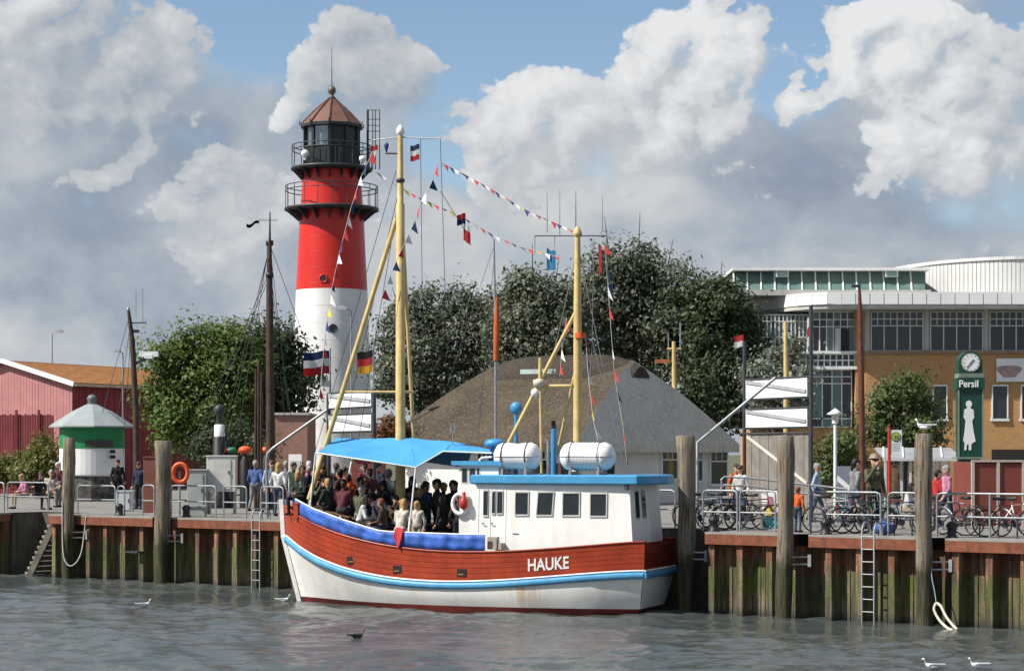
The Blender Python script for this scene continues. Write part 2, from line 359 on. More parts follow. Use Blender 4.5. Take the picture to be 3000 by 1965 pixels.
# ---- timber mooring piles
mpile = bpy.data.materials.new('mooring_timber'); mpile.use_nodes = True; T = NT(mpile.node_tree)
pos = T.n('ShaderNodeNewGeometry').outputs['Position']; zz = T.n('ShaderNodeSeparateXYZ', {0: pos}).outputs[2]
st = T.n('ShaderNodeMapping', {'Vector': pos, 'Scale': (16, 16, .9)}).outputs[0]; ns = T.noise(st, 1.0, 7, .7); nb = T.noise(pos, 3.0, 5, .6)
c = T.mix(T.mr(ns, .42, .58), (.27, .205, .13), (.060, .046, .032)); c = T.mix(T.mr(nb, .45, .62, 0, .75), c, (.17, .16, .14))
wet = T.mix(T.mr(ns, .44, .56), (.060, .055, .020), (.016, .019, .007))
c = T.mix(T.mr(T.m('ADD', zz, T.m('MULTIPLY', T.m('SUBTRACT', nb, .5), .6)), 1.25, 1.6, 1, 0), c, wet)
bmp = T.n('ShaderNodeBump', {'Strength': .9, 'Distance': .03, 'Height': ns}).outputs[0]
T.n('ShaderNodeOutputMaterial', {'Surface': T.n('ShaderNodeBsdfPrincipled', {'Base Color': c, 'Roughness': .85, 'Normal': bmp})})
def pile(px, t, ytop, r, label):
    s = qs(px, t); p = Q(s, t, 0); zt = CAMZ+(HY-ytop)/F*p.y
    e = thing('mooring_pile', label, 'mooring pile', p-Vector((0, 0, .9)), 0, 'timber mooring piles along the quay')
    rings = []
    for z in np.linspace(-.9, zt, 15):
        w = 1+.05*math.sin(z*2.1+px)+.025*math.sin(z*5.3+2*px); ox = .03*math.sin(z*.9+px*.3)
        rings.append([p+Vector((ox+r*w*(1+.05*math.sin(3*a+px+z))*math.cos(a), r*w*(1+.05*math.sin(3*a+px+z))*math.sin(a), z)) for a in np.linspace(0, 2*PI, 18, endpoint=False)])
    rings.append([Vector((q.x*.9+p.x*.1, q.y*.9+p.y*.1, zt+.02)) for q in rings[-1]])
    MB().loft(rings).build('post', mpile, e)
    for z in (1.36, 1.54):                                   # steel straps back to the wall
        b = MB(); b.beam(Q(s+r*.9, t, z), Q(s+r*.9+.32, t+.1 if t > -.3 else .02, z), .05, .035); b.build('strap', M_galv, e)
    b = MB(); b.box(Q(s+r*.9+.35, -.03 if t < .1 else t+.1, 1.45), (.09, .05, .3), QANG); b.build('strap_plate', M_galv, e)
pile(201, -.34, 1284, .20, 'timber mooring pile beside the concrete harbour stair')
pile(476, -.34, 1292, .25, 'timber mooring pile in front of the brown notice board')
pile(2009, .35, 1278, .235, 'timber mooring pile behind the stern of the red and white boat')
pile(2299, -.34, 1277, .205, 'timber mooring pile in front of the grey plank fence under white banners')
pile(2708, -.34, 1272, .205, 'timber mooring pile with a gull perched on top')

# ---- ladders
def ladder(px, label):
    s = qs(px, -.1); e = thing('ladder', label, 'ladder', Q(s, -.1, -.3))
    for ds in (-.165, .165):
        MB().tube([Q(s+ds, -.12, -.3), Q(s+ds, -.12, 2.25), Q(s+ds, -.02, 2.42), Q(s+ds, .2, 2.42), Q(s+ds, .32, 2.3), Q(s+ds, .32, 2.09)], .022, 6).build('rail', M_galv, e)
    for i in range(8):
        z = -.05+.305*i; MB().tube([Q(s-.165, -.12, z), Q(s+.165, -.12, z)], .016, 6).build('rung', M_galv, e)
ladder(751, 'dark steel quay ladder near the bow of the boat')
ladder(2544, 'galvanised quay ladder between two mooring piles')

# ---- galvanised railings
def railing(px0, px1, label, t=.42, h=1.02, gap=1.6, mids=(.5,), post_at=None):
    s0, s1 = qs(px0, t), qs(px1, t)
    e = thing('railing', label, 'railing', Q(s0, t, GZ), 0, 'galvanised railings along the quay edge')
    n = max(1, round((s1-s0)/gap)); r = .026
    MB().tube([Q(s0, t, GZ), Q(s0, t, GZ+h-.12), Q(s0+.03, t, GZ+h-.03), Q(s0+.12, t, GZ+h), Q(s1-.12, t, GZ+h), Q(s1-.03, t, GZ+h-.03), Q(s1, t, GZ+h-.12), Q(s1, t, GZ)], r, 8).build('top_rail', M_galv, e)
    for m in mids: MB().tube([Q(s0, t, GZ+m), Q(s1, t, GZ+m)], r*.85, 6).build('mid_rail', M_galv, e)
    for i in range(1, n): s = s0+(s1-s0)*i/n; MB().tube([Q(s, t, GZ), Q(s, t, GZ+h-.01)], r, 8).build('post', M_galv, e)
railing(-60, 12, 'railing end beside the stair recess with rounded corner', t=.6)
railing(22, 142, 'railing behind the stair recess', t=TL+.5, h=1.0)
railing(228, 338, 'railing between the stair and the grey control box', h=.96)
railing(345, 365, 'short railing beside the grey control box', h=.96)
railing(418, 452, 'short railing in front of the brown notice board', h=1.0)
railing(502, 632, 'railing in front of the white electrical cabinets', h=1.0)
railing(655, 722, 'railing beside the standing man in a blue shirt', h=1.0)
railing(765, 830, 'railing next to the dark ladder at the bow', h=1.0)
railing(1926, 1978, 'short railing between the boat stern and the mooring pile', t=TR+.45, h=1.02)
railing(2060, 2160, 'railing in front of the parked bicycles beside the thatched house', h=1.06)
railing(2168, 2272, 'railing in front of the parked motorcycles and advertising board', h=1.06)
railing(2375, 2580, 'long railing between mooring pile and ladder', h=1.06)
railing(2602, 2690, 'railing right beside the ladder', h=1.06)
railing(2745, 3060, 'long railing in front of the red brown container', h=1.06)
# low hoop racks
for px in (2620, 2870, 2925, 2980):
    s0 = qs(px, .75); e = thing('bicycle_hoop', 'low grey bicycle hoop on the quay edge', 'bike rack', Q(s0, .75, GZ), 0, 'low bicycle hoops along the quay')
    MB().tube([Q(s0, .75, GZ), Q(s0, .75, GZ+.38), Q(s0+.08, .75, GZ+.46), Q(s0+.4, .75, GZ+.46), Q(s0+.48, .75, GZ+.38), Q(s0+.48, .75, GZ)], .02, 6).build('hoop', M_dark, e)
# bollards
for px, lab in ((2093, 'black bollard beside the parked bicycles'), (2421, 'black bollard behind the long railing'), (2790, 'black bollard beside the gull pile and hanging ropes'), (548, 'black bollard in front of the grey cabinet'), (352, 'black bollard under the grey control box')):
    s = qs(px, .25); p = Q(s, .22, GZ); e = thing('bollard', lab, 'bollard', p, 0, 'black mooring bollards on the quay')
    MB().lathe(p, [(.16, 0), (.16, .03), (.115, .05), (.11, .22), (.135, .26), (.14, .32), (.10, .36)], 14).build('post', M_black, e)
    MB().lathe(p+Vector((0, 0, .355)), [(.09, 0), (.085, .03), (.03, .045)], 14).build('cap', M_black, e)
# ropes
b = MB(); p_ = Q(qs(395, -.12), -.12, 0); zb_ = CAMZ+(HY-1616)/F*p_.y
b.box(Vector((p_.x, p_.y, zb_)), (.55, .3, .05), QANG); bo = b.build('fender_shelf', M_dark); tag(bo, 'small steel shelf fixed low on the sheet pile wall', 'shelf')
def rope(pts, r, name, label, m=M_rope, group=None):
    P = [Vector(p) for p in pts]; out = []
    for i in range(len(P)-1):                                 # catmull-rom
        p0, p1, p2, p3 = P[max(i-1, 0)], P[i], P[i+1], P[min(i+2, len(P)-1)]
        for k in range(6):
            u = k/6; out.append(.5*((2*p1)+(p2-p0)*u+(2*p0-5*p1+4*p2-p3)*u*u+(3*p1-p0-3*p2+p3)*u**3))
    out.append(P[-1]); o = MB().tube(out, r, 6).build(name, m)
    return tag(o, label, 'rope', group)
def qp(px, py, t): s = qs(px, t); p = Q(s, t, 0); p.z = CAMZ+(HY-py)/F*p.y; return p
rope([qp(183, 1470, -.56), qp(184, 1600, -.6), qp(192, 1645, -.6), qp(212, 1656, -.5), qp(236, 1625, -.3), qp(247, 1560, -.14), qp(252, 1513, -.14)], .022, 'mooring_rope', 'slack pale rope looping between the stair pile and the quay wall')
rope([qp(2727, 1640, -.35), qp(2730, 1690, -.4), qp(2738, 1730, -.45), qp(2743, 1765, -.5)], .014, 'fender_line', 'thin blue grey line hanging from the gull pile', mat('blue_rope', (.25, .36, .45), .8))
rope([qp(2743, 1765, -.5), qp(2737, 1785, -.52), qp(2752, 1815, -.55), qp(2775, 1838, -.6), qp(2792, 1846, -.7)], .035, 'fender_rope', 'thick white fender rope dipping into the water, outer strand', mat('white_rope', (.70, .66, .55), .9))
rope([qp(2743, 1765, -.48), qp(2757, 1775, -.5), qp(2772, 1805, -.53), qp(2790, 1828, -.57), qp(2804, 1843, -.66)], .035, 'fender_rope', 'thick white fender rope dipping into the water, inner strand', mat('white_rope', (.70, .66, .55), .9))
# ================================================================== the excursion boat
TH = math.radians(22)
BO = Vector((-1.07, 55.38, 0)); BROT = PI-TH
BR = Matrix.Rotation(BROT, 3, 'Z')
boat = thing('excursion_boat', 'red and white wooden excursion cutter with blue canopy and yellow masts', 'boat', BO, BROT)
OFF[boat] = Vector((0, 0, 0))
_CL = BR.transposed()@(Vector((0, 0, CAMZ))-BO)
def B(px, py, yb):
    """pixel ray cut with the boat's own fore-and-aft plane y = yb (boat coordinates, bow +x, port +y)"""
    d = BR.transposed()@Vector(((px-HX)/F, 1, (HY-py)/F)); t = (yb-_CL.y)/d.y
    return _CL+d*t
def BW(p): return BO+BR@Vector(p)
def bp(mb, name, m, parent=None, **k): return mb.build(name, m, parent or boat, local=True, **k)

TAU = np.array([0, .04, .12, .3, .5, .64, .76, .86, .93, .975, 1.0])
HB = {'g': np.array([1.30, 1.40, 1.58, 1.80, 1.86, 1.80, 1.58, 1.20, .72, .28, .03]),
      'r': np.array([1.27, 1.38, 1.56, 1.79, 1.85, 1.76, 1.50, 1.08, .60, .22, .03]),
      'w': np.array([.98, 1.10, 1.36, 1.66, 1.72, 1.55, 1.18, .70, .33, .12, .025]),
      'k': np.array([.5, .6, .9, 1.3, 1.4, 1.2, .75, .35, .15, .06, .02])}
stem_g = B(832, 1482, 0).x; stem_r = B(836, 1571, 0).x
XE = {'g': (-5.33, stem_g), 'r': (-5.30, stem_r), 'w': (-5.08, 5.17), 'k': (-4.6, 4.5)}
def hb(l, x): a, b = XE[l]; return float(np.interp((x-a)/(b-a), TAU, HB[l]))
def curve(l, pix):
    xs, zs = [], []
    for px, py in pix:
        y = 1.5
        for _ in range(12): p = B(px, py, y); y = .5*y+.5*hb(l, p.x)
        xs.append(p.x); zs.append(p.z)
    o = np.argsort(xs); return np.array(xs)[o], np.array(zs)[o]
gx, gz = curve('g', [(834, 1484), (892, 1525), (985, 1561), (1077, 1588), (1169, 1606), (1261, 1616), (1415, 1618), (1469, 1616), (1660, 1606), (1829, 1592), (1868, 1589)])
rx, rz = curve('r', [(838, 1574), (892, 1619), (985, 1659), (1077, 1686), (1169, 1703), (1261, 1710), (1415, 1708), (1469, 1705), (1660, 1693), (1829, 1681), (1868, 1679)])
def smooth(xs, zs, deg=5):
    c = np.polyfit(xs, zs, deg); return lambda x: float(np.polyval(c, min(max(x, xs[0]), xs[-1])))
zg_ = smooth(gx, gz); zr_ = smooth(rx, rz)
def zl(l, x): return {'g': zg_, 'r': zr_}[l](x) if l in 'gr' else {'w': 0.0, 'k': -.55}[l]
NST = 44
def station(l, tau): a, b = XE[l]; x = a+(b-a)*tau; return Vector((x, float(np.interp(tau, TAU, HB[l])), zl(l, x)))
taus = np.concatenate([np.linspace(0, .85, 30), np.linspace(.87, 1, 14)])
def hull_strip(f_lo, f_hi, sub=3, out=0.0):
    """both sides plus transom, between two level functions tau -> point"""
    mb = MB()
    for sgn in (1, -1):
        rows = []
        for t in taus:
            a, b = f_lo(t), f_hi(t)
            rows.append([Vector((a.x+(b.x-a.x)*k/sub, sgn*(a.y+(b.y-a.y)*k/sub+out+bulge(k/sub, t)*float(sub > 1)), a.z+(b.z-a.z)*k/sub)) for k in range(sub+1)])
        mb.loft(rows, closed=False)
    a, b = f_lo(0), f_hi(0)
    tr = [[Vector((a.x+(b.x-a.x)*k/sub-.001, y*(a.y+(b.y-a.y)*k/sub+out), a.z+(b.z-a.z)*k/sub)) for y in np.linspace(-1, 1, 5)] for k in range(sub+1)]
    mb.loft(tr, closed=False, smooth=False)
    return mb
def bulge(u, t): return .05*math.sin(PI*u)*(1-t**6)
def lerp_level(l1, l2, z):          # a level at fixed height z between two levels
    def f(t):
        a, b = station(l1, t), station(l2, t); u = (z-a.z)/(b.z-a.z); return a.lerp(b, u)
    return f
lev = {l: (lambda t, l=l: station(l, t)) for l in 'grwk'}
boot = lerp_level('w', 'r', .13)
m_boot = mat('boot_top_red', (.20, .028, .022), .6, .25, 3)
m_hullw = mat('hull_white', (.76, .75, .71), .38, .10, .9, streak=((.50, .36, .17), .30, 2.6), bump=.05, bscale=3)
m_hullr = mat('hull_red', (.40, .052, .018), .38, .22, 1.6, streak=((.24, .03, .016), .6, 3.0), bump=.06, bscale=5)
m_rub = mat('rubbing_blue', (.09, .34, .58), .42, .15, 4)
bp(hull_strip(lev['k'], boot, 3), 'hull_bottom', m_boot)
T = NT.__new__(NT); T.t = m_hullw.node_tree          # rust run below the wheelhouse scupper
pn = [n for n in T.t.nodes if n.type == 'BSDF_PRINCIPLED'][0]; oc = T.n('ShaderNodeTexCoord').outputs['Object']; sx = T.n('ShaderNodeSeparateXYZ', {0: oc})
x0_ = B(1530, 1740, 1.7).x; gm = T.mr(T.m('ABSOLUTE', T.m('SUBTRACT', sx.outputs[0], x0_)), .05, .85, 1, 0, True)
rn = T.noise(T.n('ShaderNodeMapping', {'Vector': oc, 'Scale': (11, 3, .9)}).outputs[0], 1.0, 6, .65); gm = T.m('MULTIPLY', gm, T.mr(rn, .40, .66)); gm = T.m('MULTIPLY', gm, T.mr(sx.outputs[2], .1, .8, .35, 1))
T.set(pn.inputs['Base Color'], T.mix(gm, pn.inputs['Base Color'].links[0].from_socket, (.50, .30, .09)))
hw = bp(hull_strip(boot, lev['r'], 4), 'hull_side', m_hullw)
# the red bulwark is built plank by plank (strakes)
for i in range(6):
    u0, u1 = i/6+.006, (i+1)/6-.004
    fa = lambda t, u=u0: station('r', t).lerp(station('g', t), u); fb = lambda t, u=u1: station('r', t).lerp(station('g', t), u)
    bp(hull_strip(fa, fb, 1, out=.012), 'strake', m_hullr)
bp(hull_strip(lev['r'], lev['g'], 1, out=-.004), 'bulwark_backing', mat('strake_seam', (.20, .03, .015), .7))
# rubbing strake: half-round blue moulding with a white band on top
def moulding(dz0, dz1, out, name, m):
    mb = MB()
    for sgn in (1, -1):
        rings = []
        for t in taus:
            c = station('r', t); p0 = c+Vector((0, 0, dz0)); p1 = c+Vector((0, 0, dz1)); h = dz1-dz0
            rings.append([Vector((c.x, sgn*(c.y+o), c.z+dz0+h*k)) for k, o in ((0, -.03), (0, out*.5), (.25, out), (.75, out), (1, out*.4), (1, -.03))])
        mb.loft(rings)
    c = station('r', 0); h = dz1-dz0
    mb.loft([[Vector((c.x-o-.002, y*(c.y+out*.6), c.z+dz0+h*k)) for k, o in ((0, -.03), (0, out*.5), (.25, out), (.75, out), (1, out*.4), (1, -.03))] for y in (-1, -.5, 0, .5, 1)])
    bp(mb, name, m)
moulding(-.13, .045, .075, 'rubbing_strake', m_rub)
moulding(.048, .095, .05, 'white_band', M_white)
mb = MB()                                                       # gunwale capping
for sgn in (1, -1):
    mb.loft([[Vector((station('g', t).x, sgn*max(.005, station('g', t).y+o), station('g', t).z+z)) for o, z in ((.03, .0), (.03, .045), (-.11, .045), (-.11, 0))] for t in taus])
bp(mb, 'gunwale', m_hullr)
st0 = station('r', 1); st1 = station('g', 1)                     # stem post
bp(MB().beam(Vector((5.2, 0, -.2)), st0+Vector((.03, 0, 0)), .10, .12).beam(st0+Vector((.03, 0, 0)), st1+Vector((.05, 0, .22)), .11, .13), 'stem_post', mat('stem_white', (.74, .72, .68), .5))
# deck
def deckz(x): return min(1.42+max(0, x-.8)**1.3*.125, zg_(x)-.07)
mb = MB(); rows = []
for t in taus[2:-3]:
    x = station('g', t).x; w = max(.05, hb('g', x)-.14); rows.append([Vector((x, y*w, min(deckz(x), zg_(x)-.1))) for y in (-1, -.5, 0, .5, 1)])
bp(mb.loft(rows, closed=False, smooth=False), 'deck', mat('deck_grey', (.16, .15, .13), .8, .2))
# freeing ports (dark openings) on the port side
for px, py in ((1030, 1640), (1165, 1667), (1353, 1677)):
    y = 1.8
    for _ in range(8):
        p = B(px, py, y); u = (p.z-zr_(p.x))/(zg_(p.x)-zr_(p.x)); y = hb('r', p.x)*(1-u)+hb('g', p.x)*u
    fr = bp(MB().box((p.x, y+.0, p.z), (.26, .05, .20)), 'freeing_port', M_black)
    bp(MB().box((p.x+.02, y+.03, p.z-.04), (.15, .012, .03)), 'flap', mat('brass', (.30, .2, .07), .5), fr)
# hull lettering follows the planking
tv, tf = text_mesh('HAUKE'); pa = B(1548, 1652, 1.75); pb = B(1664, 1652, 1.72)
xc = (pa.x+pb.x)/2; wd = abs(pb.x-pa.x); 
vs = []
for v in tv:
    x = xc-v[0]*wd; z0 = B(1606, 1651, 1.74).z + (zg_(x)-zg_(xc)); z = z0+v[1]*.325
    u = (z-zr_(x))/(zg_(x)-zr_(x)); y = hb('r', x)*(1-u)+hb('g', x)*u
    vs.append((x, y+.012+(.012 if v[2] > 0 else -.002), z))
bp(MB().add(vs, tf), 'name_lettering', M_white, recalc=False)
# rust weep below the wheelhouse and a dent line: thin hull plates
for px, py in ((1380, 1740), (1430, 1760), (1690, 1735), (1770, 1725)):
    pass
# blue tarpaulin on the rail, both sides
m_tarp = mat('blue_tarpaulin', (.045, .15, .56), .6, .3, 2.5, bump=.5, bscale=6)
ux, uz = curve('g', [(858, 1459), (915, 1490), (992, 1519), (1069, 1544), (1115, 1557), (1185, 1560), (1350, 1566), (1419, 1567)])
xs_t = np.linspace(ux[0], ux[-1]-.05, 90)
for sgn in (1, -1):
    mb = MB(); rows = []
    for x in xs_t:
        y0 = hb('g', x)-.02; zt = float(np.interp(x, ux, uz)); zb = zg_(x)+.05; r = .03*math.sin(x*7.3+.8*math.sin(x*2.1))+.025*math.sin(x*17+1)
        rows.append([Vector((x, sgn*(y0+(.01 if k in (0, 3) else r)), zb+(zt-zb)*u)) for k, u in enumerate((0, .35, .7, 1))]+[Vector((x, sgn*(y0-.03+(0 if k in (0, 3) else r)), zb+(zt-zb)*u)) for k, u in enumerate((1, .7, .35, 0))])
    tp = bp(mb.loft(rows), 'tarpaulin', m_tarp)
    bp(MB().tube([Vector((x, sgn*(hb('g', x)-.03), float(np.interp(x, ux, uz))+.015)) for x in xs_t[::4]], .022, 6), 'hand_rail', M_white)
    for x in np.linspace(ux[0]+.3, ux[-1]-.1, 9):
        bp(MB().tube([(x, sgn*(hb('g', x)-.15), zg_(x)-.1), (x, sgn*(hb('g', x)-.09), float(np.interp(x, ux, uz)))], .018, 6), 'stanchion', M_white)
p = B(868, 1495, hb('g', B(868, 1495, .8).x)+.05)
bp(MB().box((p.x, p.y, p.z), (.14, .08, .42)).box((p.x, p.y, p.z+.2), (.2, .1, .05)), 'fairlead', m_hullr)

# ---- canopy: ridge on the centre line, sides sloping to the rails
m_can = mat('canopy_cloth', (.055, .30, .60), .7, .12, 1.5, bump=.25, bscale=4)
A_ = B(925, 1326, 1.15); C_ = B(1218, 1369, 1.72); D_ = B(1298, 1322, .95); E_ = B(1440, 1327, .95)
R1 = B(985, 1284, 0); R2 = B(1200, 1283, 0); R3 = B(1330, 1294, 0); R4 = B(1434, 1316, 0)
def bil(a, b, c, d, n, m, sag):
    g = []
    for i in range(n+1):
        r = []
        for j in range(m+1):
            u, v = i/n, j/m; p = (a*(1-u)+b*u)*(1-v)+(d*(1-u)+c*u)*v
            p = p-Vector((0, 0, sag*math.sin(PI*u)*math.sin(PI*v)+.008*math.sin(9*u+4*v))); r.append(p)
        g.append(r)
    return g
def shell(mb, grid, th=.02):
    n, m = len(grid), len(grid[0]); top = [p for r in grid for p in r]; bot = [p-Vector((0, 0, th)) for p in top]; N = n*m
    fs = []
    for i in range(n-1):
        for j in range(m-1):
            q = (i*m+j, i*m+j+1, (i+1)*m+j+1, (i+1)*m+j); fs += [q, tuple(N+k for k in reversed(q))]
    rim = [i for i in range(m)]+[i*m+m-1 for i in range(1, n)]+[(n-1)*m+j for j in range(m-2, -1, -1)]+[i*m for i in range(n-2, 0, -1)]
    mb.add(top+bot, fs, True); R_ = len(rim); rv = [top[i] for i in rim]+[bot[i] for i in rim]
    mb.add(rv, [(k, (k+1) % R_, (k+1) % R_+R_, k+R_) for k in range(R_)])
def mir(p): return Vector((p.x, -p.y, p.z))
mb = MB()
for f in (lambda p: p, mir):
    shell(mb, bil(f(A_), f(C_), R2, R1, 14, 8, .05)); shell(mb, bil(f(C_), f(D_), R3, R2, 8, 8, .03)); shell(mb, bil(f(D_), f(E_), R4, R3, 8, 6, .02))
cnp = bp(mb, 'canopy', m_can)
for f in (lambda p: p, mir):
    bp(MB().tube([f(A_), f(C_), f(D_), f(E_)], .022, 6), 'canopy_hem', M_whitecloth, cnp)
for q, pxb, pyb in ((A_, 893, 1500), (C_, 1192, 1575)):
    for f in (lambda p: p, mir):
        a = f(q)-Vector((0, 0, .02)); x = B(pxb, pyb, abs(q.y)).x; bp(MB().tube([a, (x, math.copysign(min(abs(q.y), hb('g', x)-.08), a.y), zg_(x)-.05)], .026, 8), 'canopy_post', M_white)
bp(MB().tube([B(1018, 1338, .4), B(1085, 1400, .4)], .022, 6), 'canopy_brace', M_white)

# ---- masts
def mast_tube(pts, rs, name, n=12): return bp(MB().tube(pts, rs, n), name, M_yellow)
f0 = B(1173, 1300, 0); fx = f0.x
ft = B(1170, 392, 0)
fm = mast_tube([(fx, 0, 1.2), (fx, 0, B(1173, 600, 0).z), (fx, 0, B(1172, 594, 0).z), (fx, 0, ft.z)], [.145, .118, .088, .07], 'fore_mast')
bp(MB().lathe((fx, 0, ft.z), [(.07, -.05), (.11, 0), (.12, .06), (.10, .14), (.05, .22), (.02, .24)], 12), 'mast_cap', M_white, fm)
bp(MB().lathe((fx, 0, B(1172, 535, 0).z), [(.10, 0), (.12, .03), (.12, .09), (.09, .11)], 12), 'mast_band', M_dark, fm)
def strut(p0, p1, r, name='mast_leg'): return bp(MB().tube([p0, p1], r, 8), name, M_yellow)
strut(B(1162, 640, .02), B(905, 1462, .55), .07)
strut(B(1180, 690, -.1), B(1213, 1300, -1.2), .055)
strut(B(1012, 1148, .37), (fx, 0, B(1172, 1148, 0).z), .035, 'cross_bar'); strut((fx, 0, B(1172, 1148, 0).z), B(1212, 1148, -.95), .035, 'cross_bar')
z = B(1170, 402, 0).z
bp(MB().tube([B(1086, 412, 0), (fx, 0, z), B(1290, 407, 0)], .018, 6), 'yard', M_galv)
bp(MB().tube([B(1130, 449, 0), B(1170, 450, 0)], .03, 6), 'lamp_bracket', M_dark); bp(MB().lathe(B(1132, 446, 0), [(.02, 0), (.05, .1), (.07, .18), (.06, .24), (.02, .26)], 8), 'lamp', mat('blue_lamp', (.02, .08, .2), .3))
for a, b in (((1232, 407), (1237, 860)), ((1290, 407), (1305, 880)), ((1165, 600), (1050, 1290)), ((1168, 560), (1000, 1290)), ((1160, 500), (875, 1490)), ((1290, 560), (1372, 690))):
    bp(MB().tube([B(*a, 0), B(*b, .3 if b[1] > 1200 else 0)], .009, 4), 'stay', M_dark)

# aft mast
ax = B(1692, 1300, 0).x; at = B(1680, 690, 0)
am = mast_tube([(ax, 0, 2.9), (ax, 0, B(1688, 900, 0).z), (ax, 0, at.z)], [.125, .105, .075], 'aft_mast')
bp(MB().lathe((ax, 0, at.z), [(.075, -.05), (.12, .0), (.12, .07), (.08, .16), (.03, .24)], 12), 'mast_cap', M_yellow, am)
strut((ax, 0, B(1668, 905, 0).z), B(1478, 1320, .35), .055); strut((ax, 0, B(1680, 1060, 0).z), B(1632, 1330, -.7), .045)
strut((ax, 0, B(1690, 1130, 0).z), B(1577, 1131, .17), .045, 'cross_bar')
bp(MB().tube([B(1567, 691, 0), B(1775, 691, 0)], .018, 6), 'yard', M_dark)
for px, y0, y1 in ((1603, 680, 565), (1640, 690, 555), (1687, 665, 560), (1765, 680, 575), (1567, 690, 745), (1625, 691, 730), (1777, 690, 790)):
    bp(MB().tube([B(px, y0, 0), B(px, y1, 0)], [.014, .006], 5), 'aerial', M_dark if px == 1687 else M_galv)
bp(MB().tube([B(1583, 1142, .2), B(1587, 1400, .2)], .04, 8), 'lamp_post', M_yellow)
bp(MB().lathe(B(1580, 1120, .2), [(.06, -.12), (.16, -.08), (.17, .06), (.05, .10)], 12), 'signal_lamp', mat('cream_plastic', (.66, .60, .48), .5))
bp(MB().sphere(B(1568, 1150, .2), .12, 12), 'signal_lamp', M_white)
bp(MB().tube([B(1583, 1047, .2), B(1583, 1135, .2)], [.05, .06], 8), 'post_top', M_yellow)
bp(MB().box(B(1577, 1088, -.1), (1.0, .10, .12)), 'radar_scanner', mat('pale_green_plastic', (.48, .58, .54), .5))
bp(MB().tube([B(1700, 975, .1), B(1700, 990, .1)], .14, 12), 'orange_lamp_ring', M_orange)
for a, b in (((1690, 700), (1830, 1390)), ((1740, 700), (1735, 1000)), ((1735, 1000), (1815, 1300)), ((1735, 1000), (1720, 1300)), ((1685, 760), (1560, 1310)), ((1775, 700), (1790, 950)), ((1475, 690), (1475, 1290)), ((1335, 680), (1400, 1290)), ((1375, 700), (1425, 1290))):
    if a[0] in (1475, 1335, 1375): continue
    bp(MB().tube([B(*a, 0), B(*b, .0)], .010, 4), 'stay', M_galv)
for px in (1738,): bp(MB().tube([B(1705, 1010, 0), B(1725, 1005, 0), B(1740, 990, 0)], .015, 5), 'aerial_bracket', M_galv)

# ---- wheelhouse: cabin aft, pilot house forward
m_cab = mat('cabin_white', (.80, .79, .76), .42, .07, 1.2, streak=((.55, .46, .33), .25, 3.2), bump=.05, bscale=2)
YC = 1.30; zr0 = B(1650, 1418, YC).z
xa_t = B(1840, 1418, YC).x; xa_b = B(1856, 1585, YC).x; xf = B(1398, 1500, YC).x
def cabin_wall(mb, xa, xb, y0, y1, z0a, z0b, z1, xat=None):
    pass
mb = MB()
zb = 1.25; yo = .10; ptsb = [(xf, YC+yo), (xa_b, YC+yo-.12), (xa_b-.10, 0), (xa_b, -YC-yo+.12), (xf, -YC-yo)]
ptst = [(xf, YC), (xa_t, YC-.1), (xa_t-.10, 0), (xa_t, -YC+.1), (xf, -YC)]
mb.loft([[Vector((x, y, zb)) for x, y in ptsb], [Vector((x, y, zr0)) for x, y in ptst]], smooth=False)
cab = bp(mb, 'cabin_wall', m_cab)
def cab_y(x, z):
    u = (z-zb)/(zr0-zb); k = (x-xf)/(xa_b-xf); return (YC+yo-.12*k)*(1-u)+(YC-.1*k)*u
# roof with blue rim
zt_ = zr0+.24
def roof_ring(o, z): return [Vector((x, y, z)) for x, y in ((xf+.10+o, YC+.06+o), (xa_t-.25, YC+.02+o), (xa_t-.45-o, YC-.3), (xa_t-.62-o, 0), (xa_t-.45-o, -YC+.3), (xa_t-.25, -YC-.02-o), (xf+.10+o, -YC-.06-o))]
mb = MB(); mb.loft([roof_ring(.0, zr0-.01), roof_ring(.05, zr0+.03), roof_ring(.05, zt_-.03), roof_ring(.02, zt_)], smooth=False)
bp(mb, 'cabin_roof', mat('roof_blue', (.07, .32, .58), .42, .14, 2))
def win(px0, py0, px1, py1, name='window', skew=0.0, yoff=0.0):
    """inset-looking window: dark rubber frame, pane set inside it"""
    q = [B(px0, py0, YC), B(px1, py0, YC), B(px1-skew, py1, YC), B(px0-skew, py1, YC)]
    def at(p, o): return Vector((p.x, cab_y(p.x, p.z)+o+yoff, p.z))
    c = sum(q, Vector())/4
    fr = MB(); outer = [at(p+(p-c)*.14, .004) for p in q]; inner = [at(p, .004) for p in q]
    o2 = [p+Vector((0, .022, 0)) for p in outer]; i2 = [p+Vector((0, .022, 0)) for p in inner]
    for i in range(4):
        j = (i+1) % 4; fr.add([outer[i], outer[j], inner[j], inner[i], o2[i], o2[j], i2[j], i2[i]], [(4, 5, 6, 7), (0, 1, 5, 4), (3, 2, 6, 7)])
    w = bp(fr, name, mat('window_rim', (.55, .55, .53), .5))
    bp(MB().add([at(p, .005) for p in q], [(0, 1, 2, 3)]), 'pane', M_glass, w, recalc=False)
    return w
for r in ((1511, 1443, 1547, 1506), (1577, 1443, 1620, 1507), (1649, 1445, 1695, 1508), (1729, 1447, 1774, 1510)): win(*r, skew=4 if r[0] == 1577 else 0)
win(1418, 1438, 1431, 1508); win(1443, 1440, 1452, 1502); win(1458, 1440, 1473, 1502)
for px in (1403, 1437, 1482):                                    # door joints, as slim raised battens
    a, b = B(px, 1430, YC), B(px, 1598, YC)
    bp(MB().beam(Vector((a.x, cab_y(a.x, a.z)+.004, a.z)), Vector((b.x, cab_y(b.x, b.z)+.004, b.z)), .02, .012), 'door_joint', m_cab)
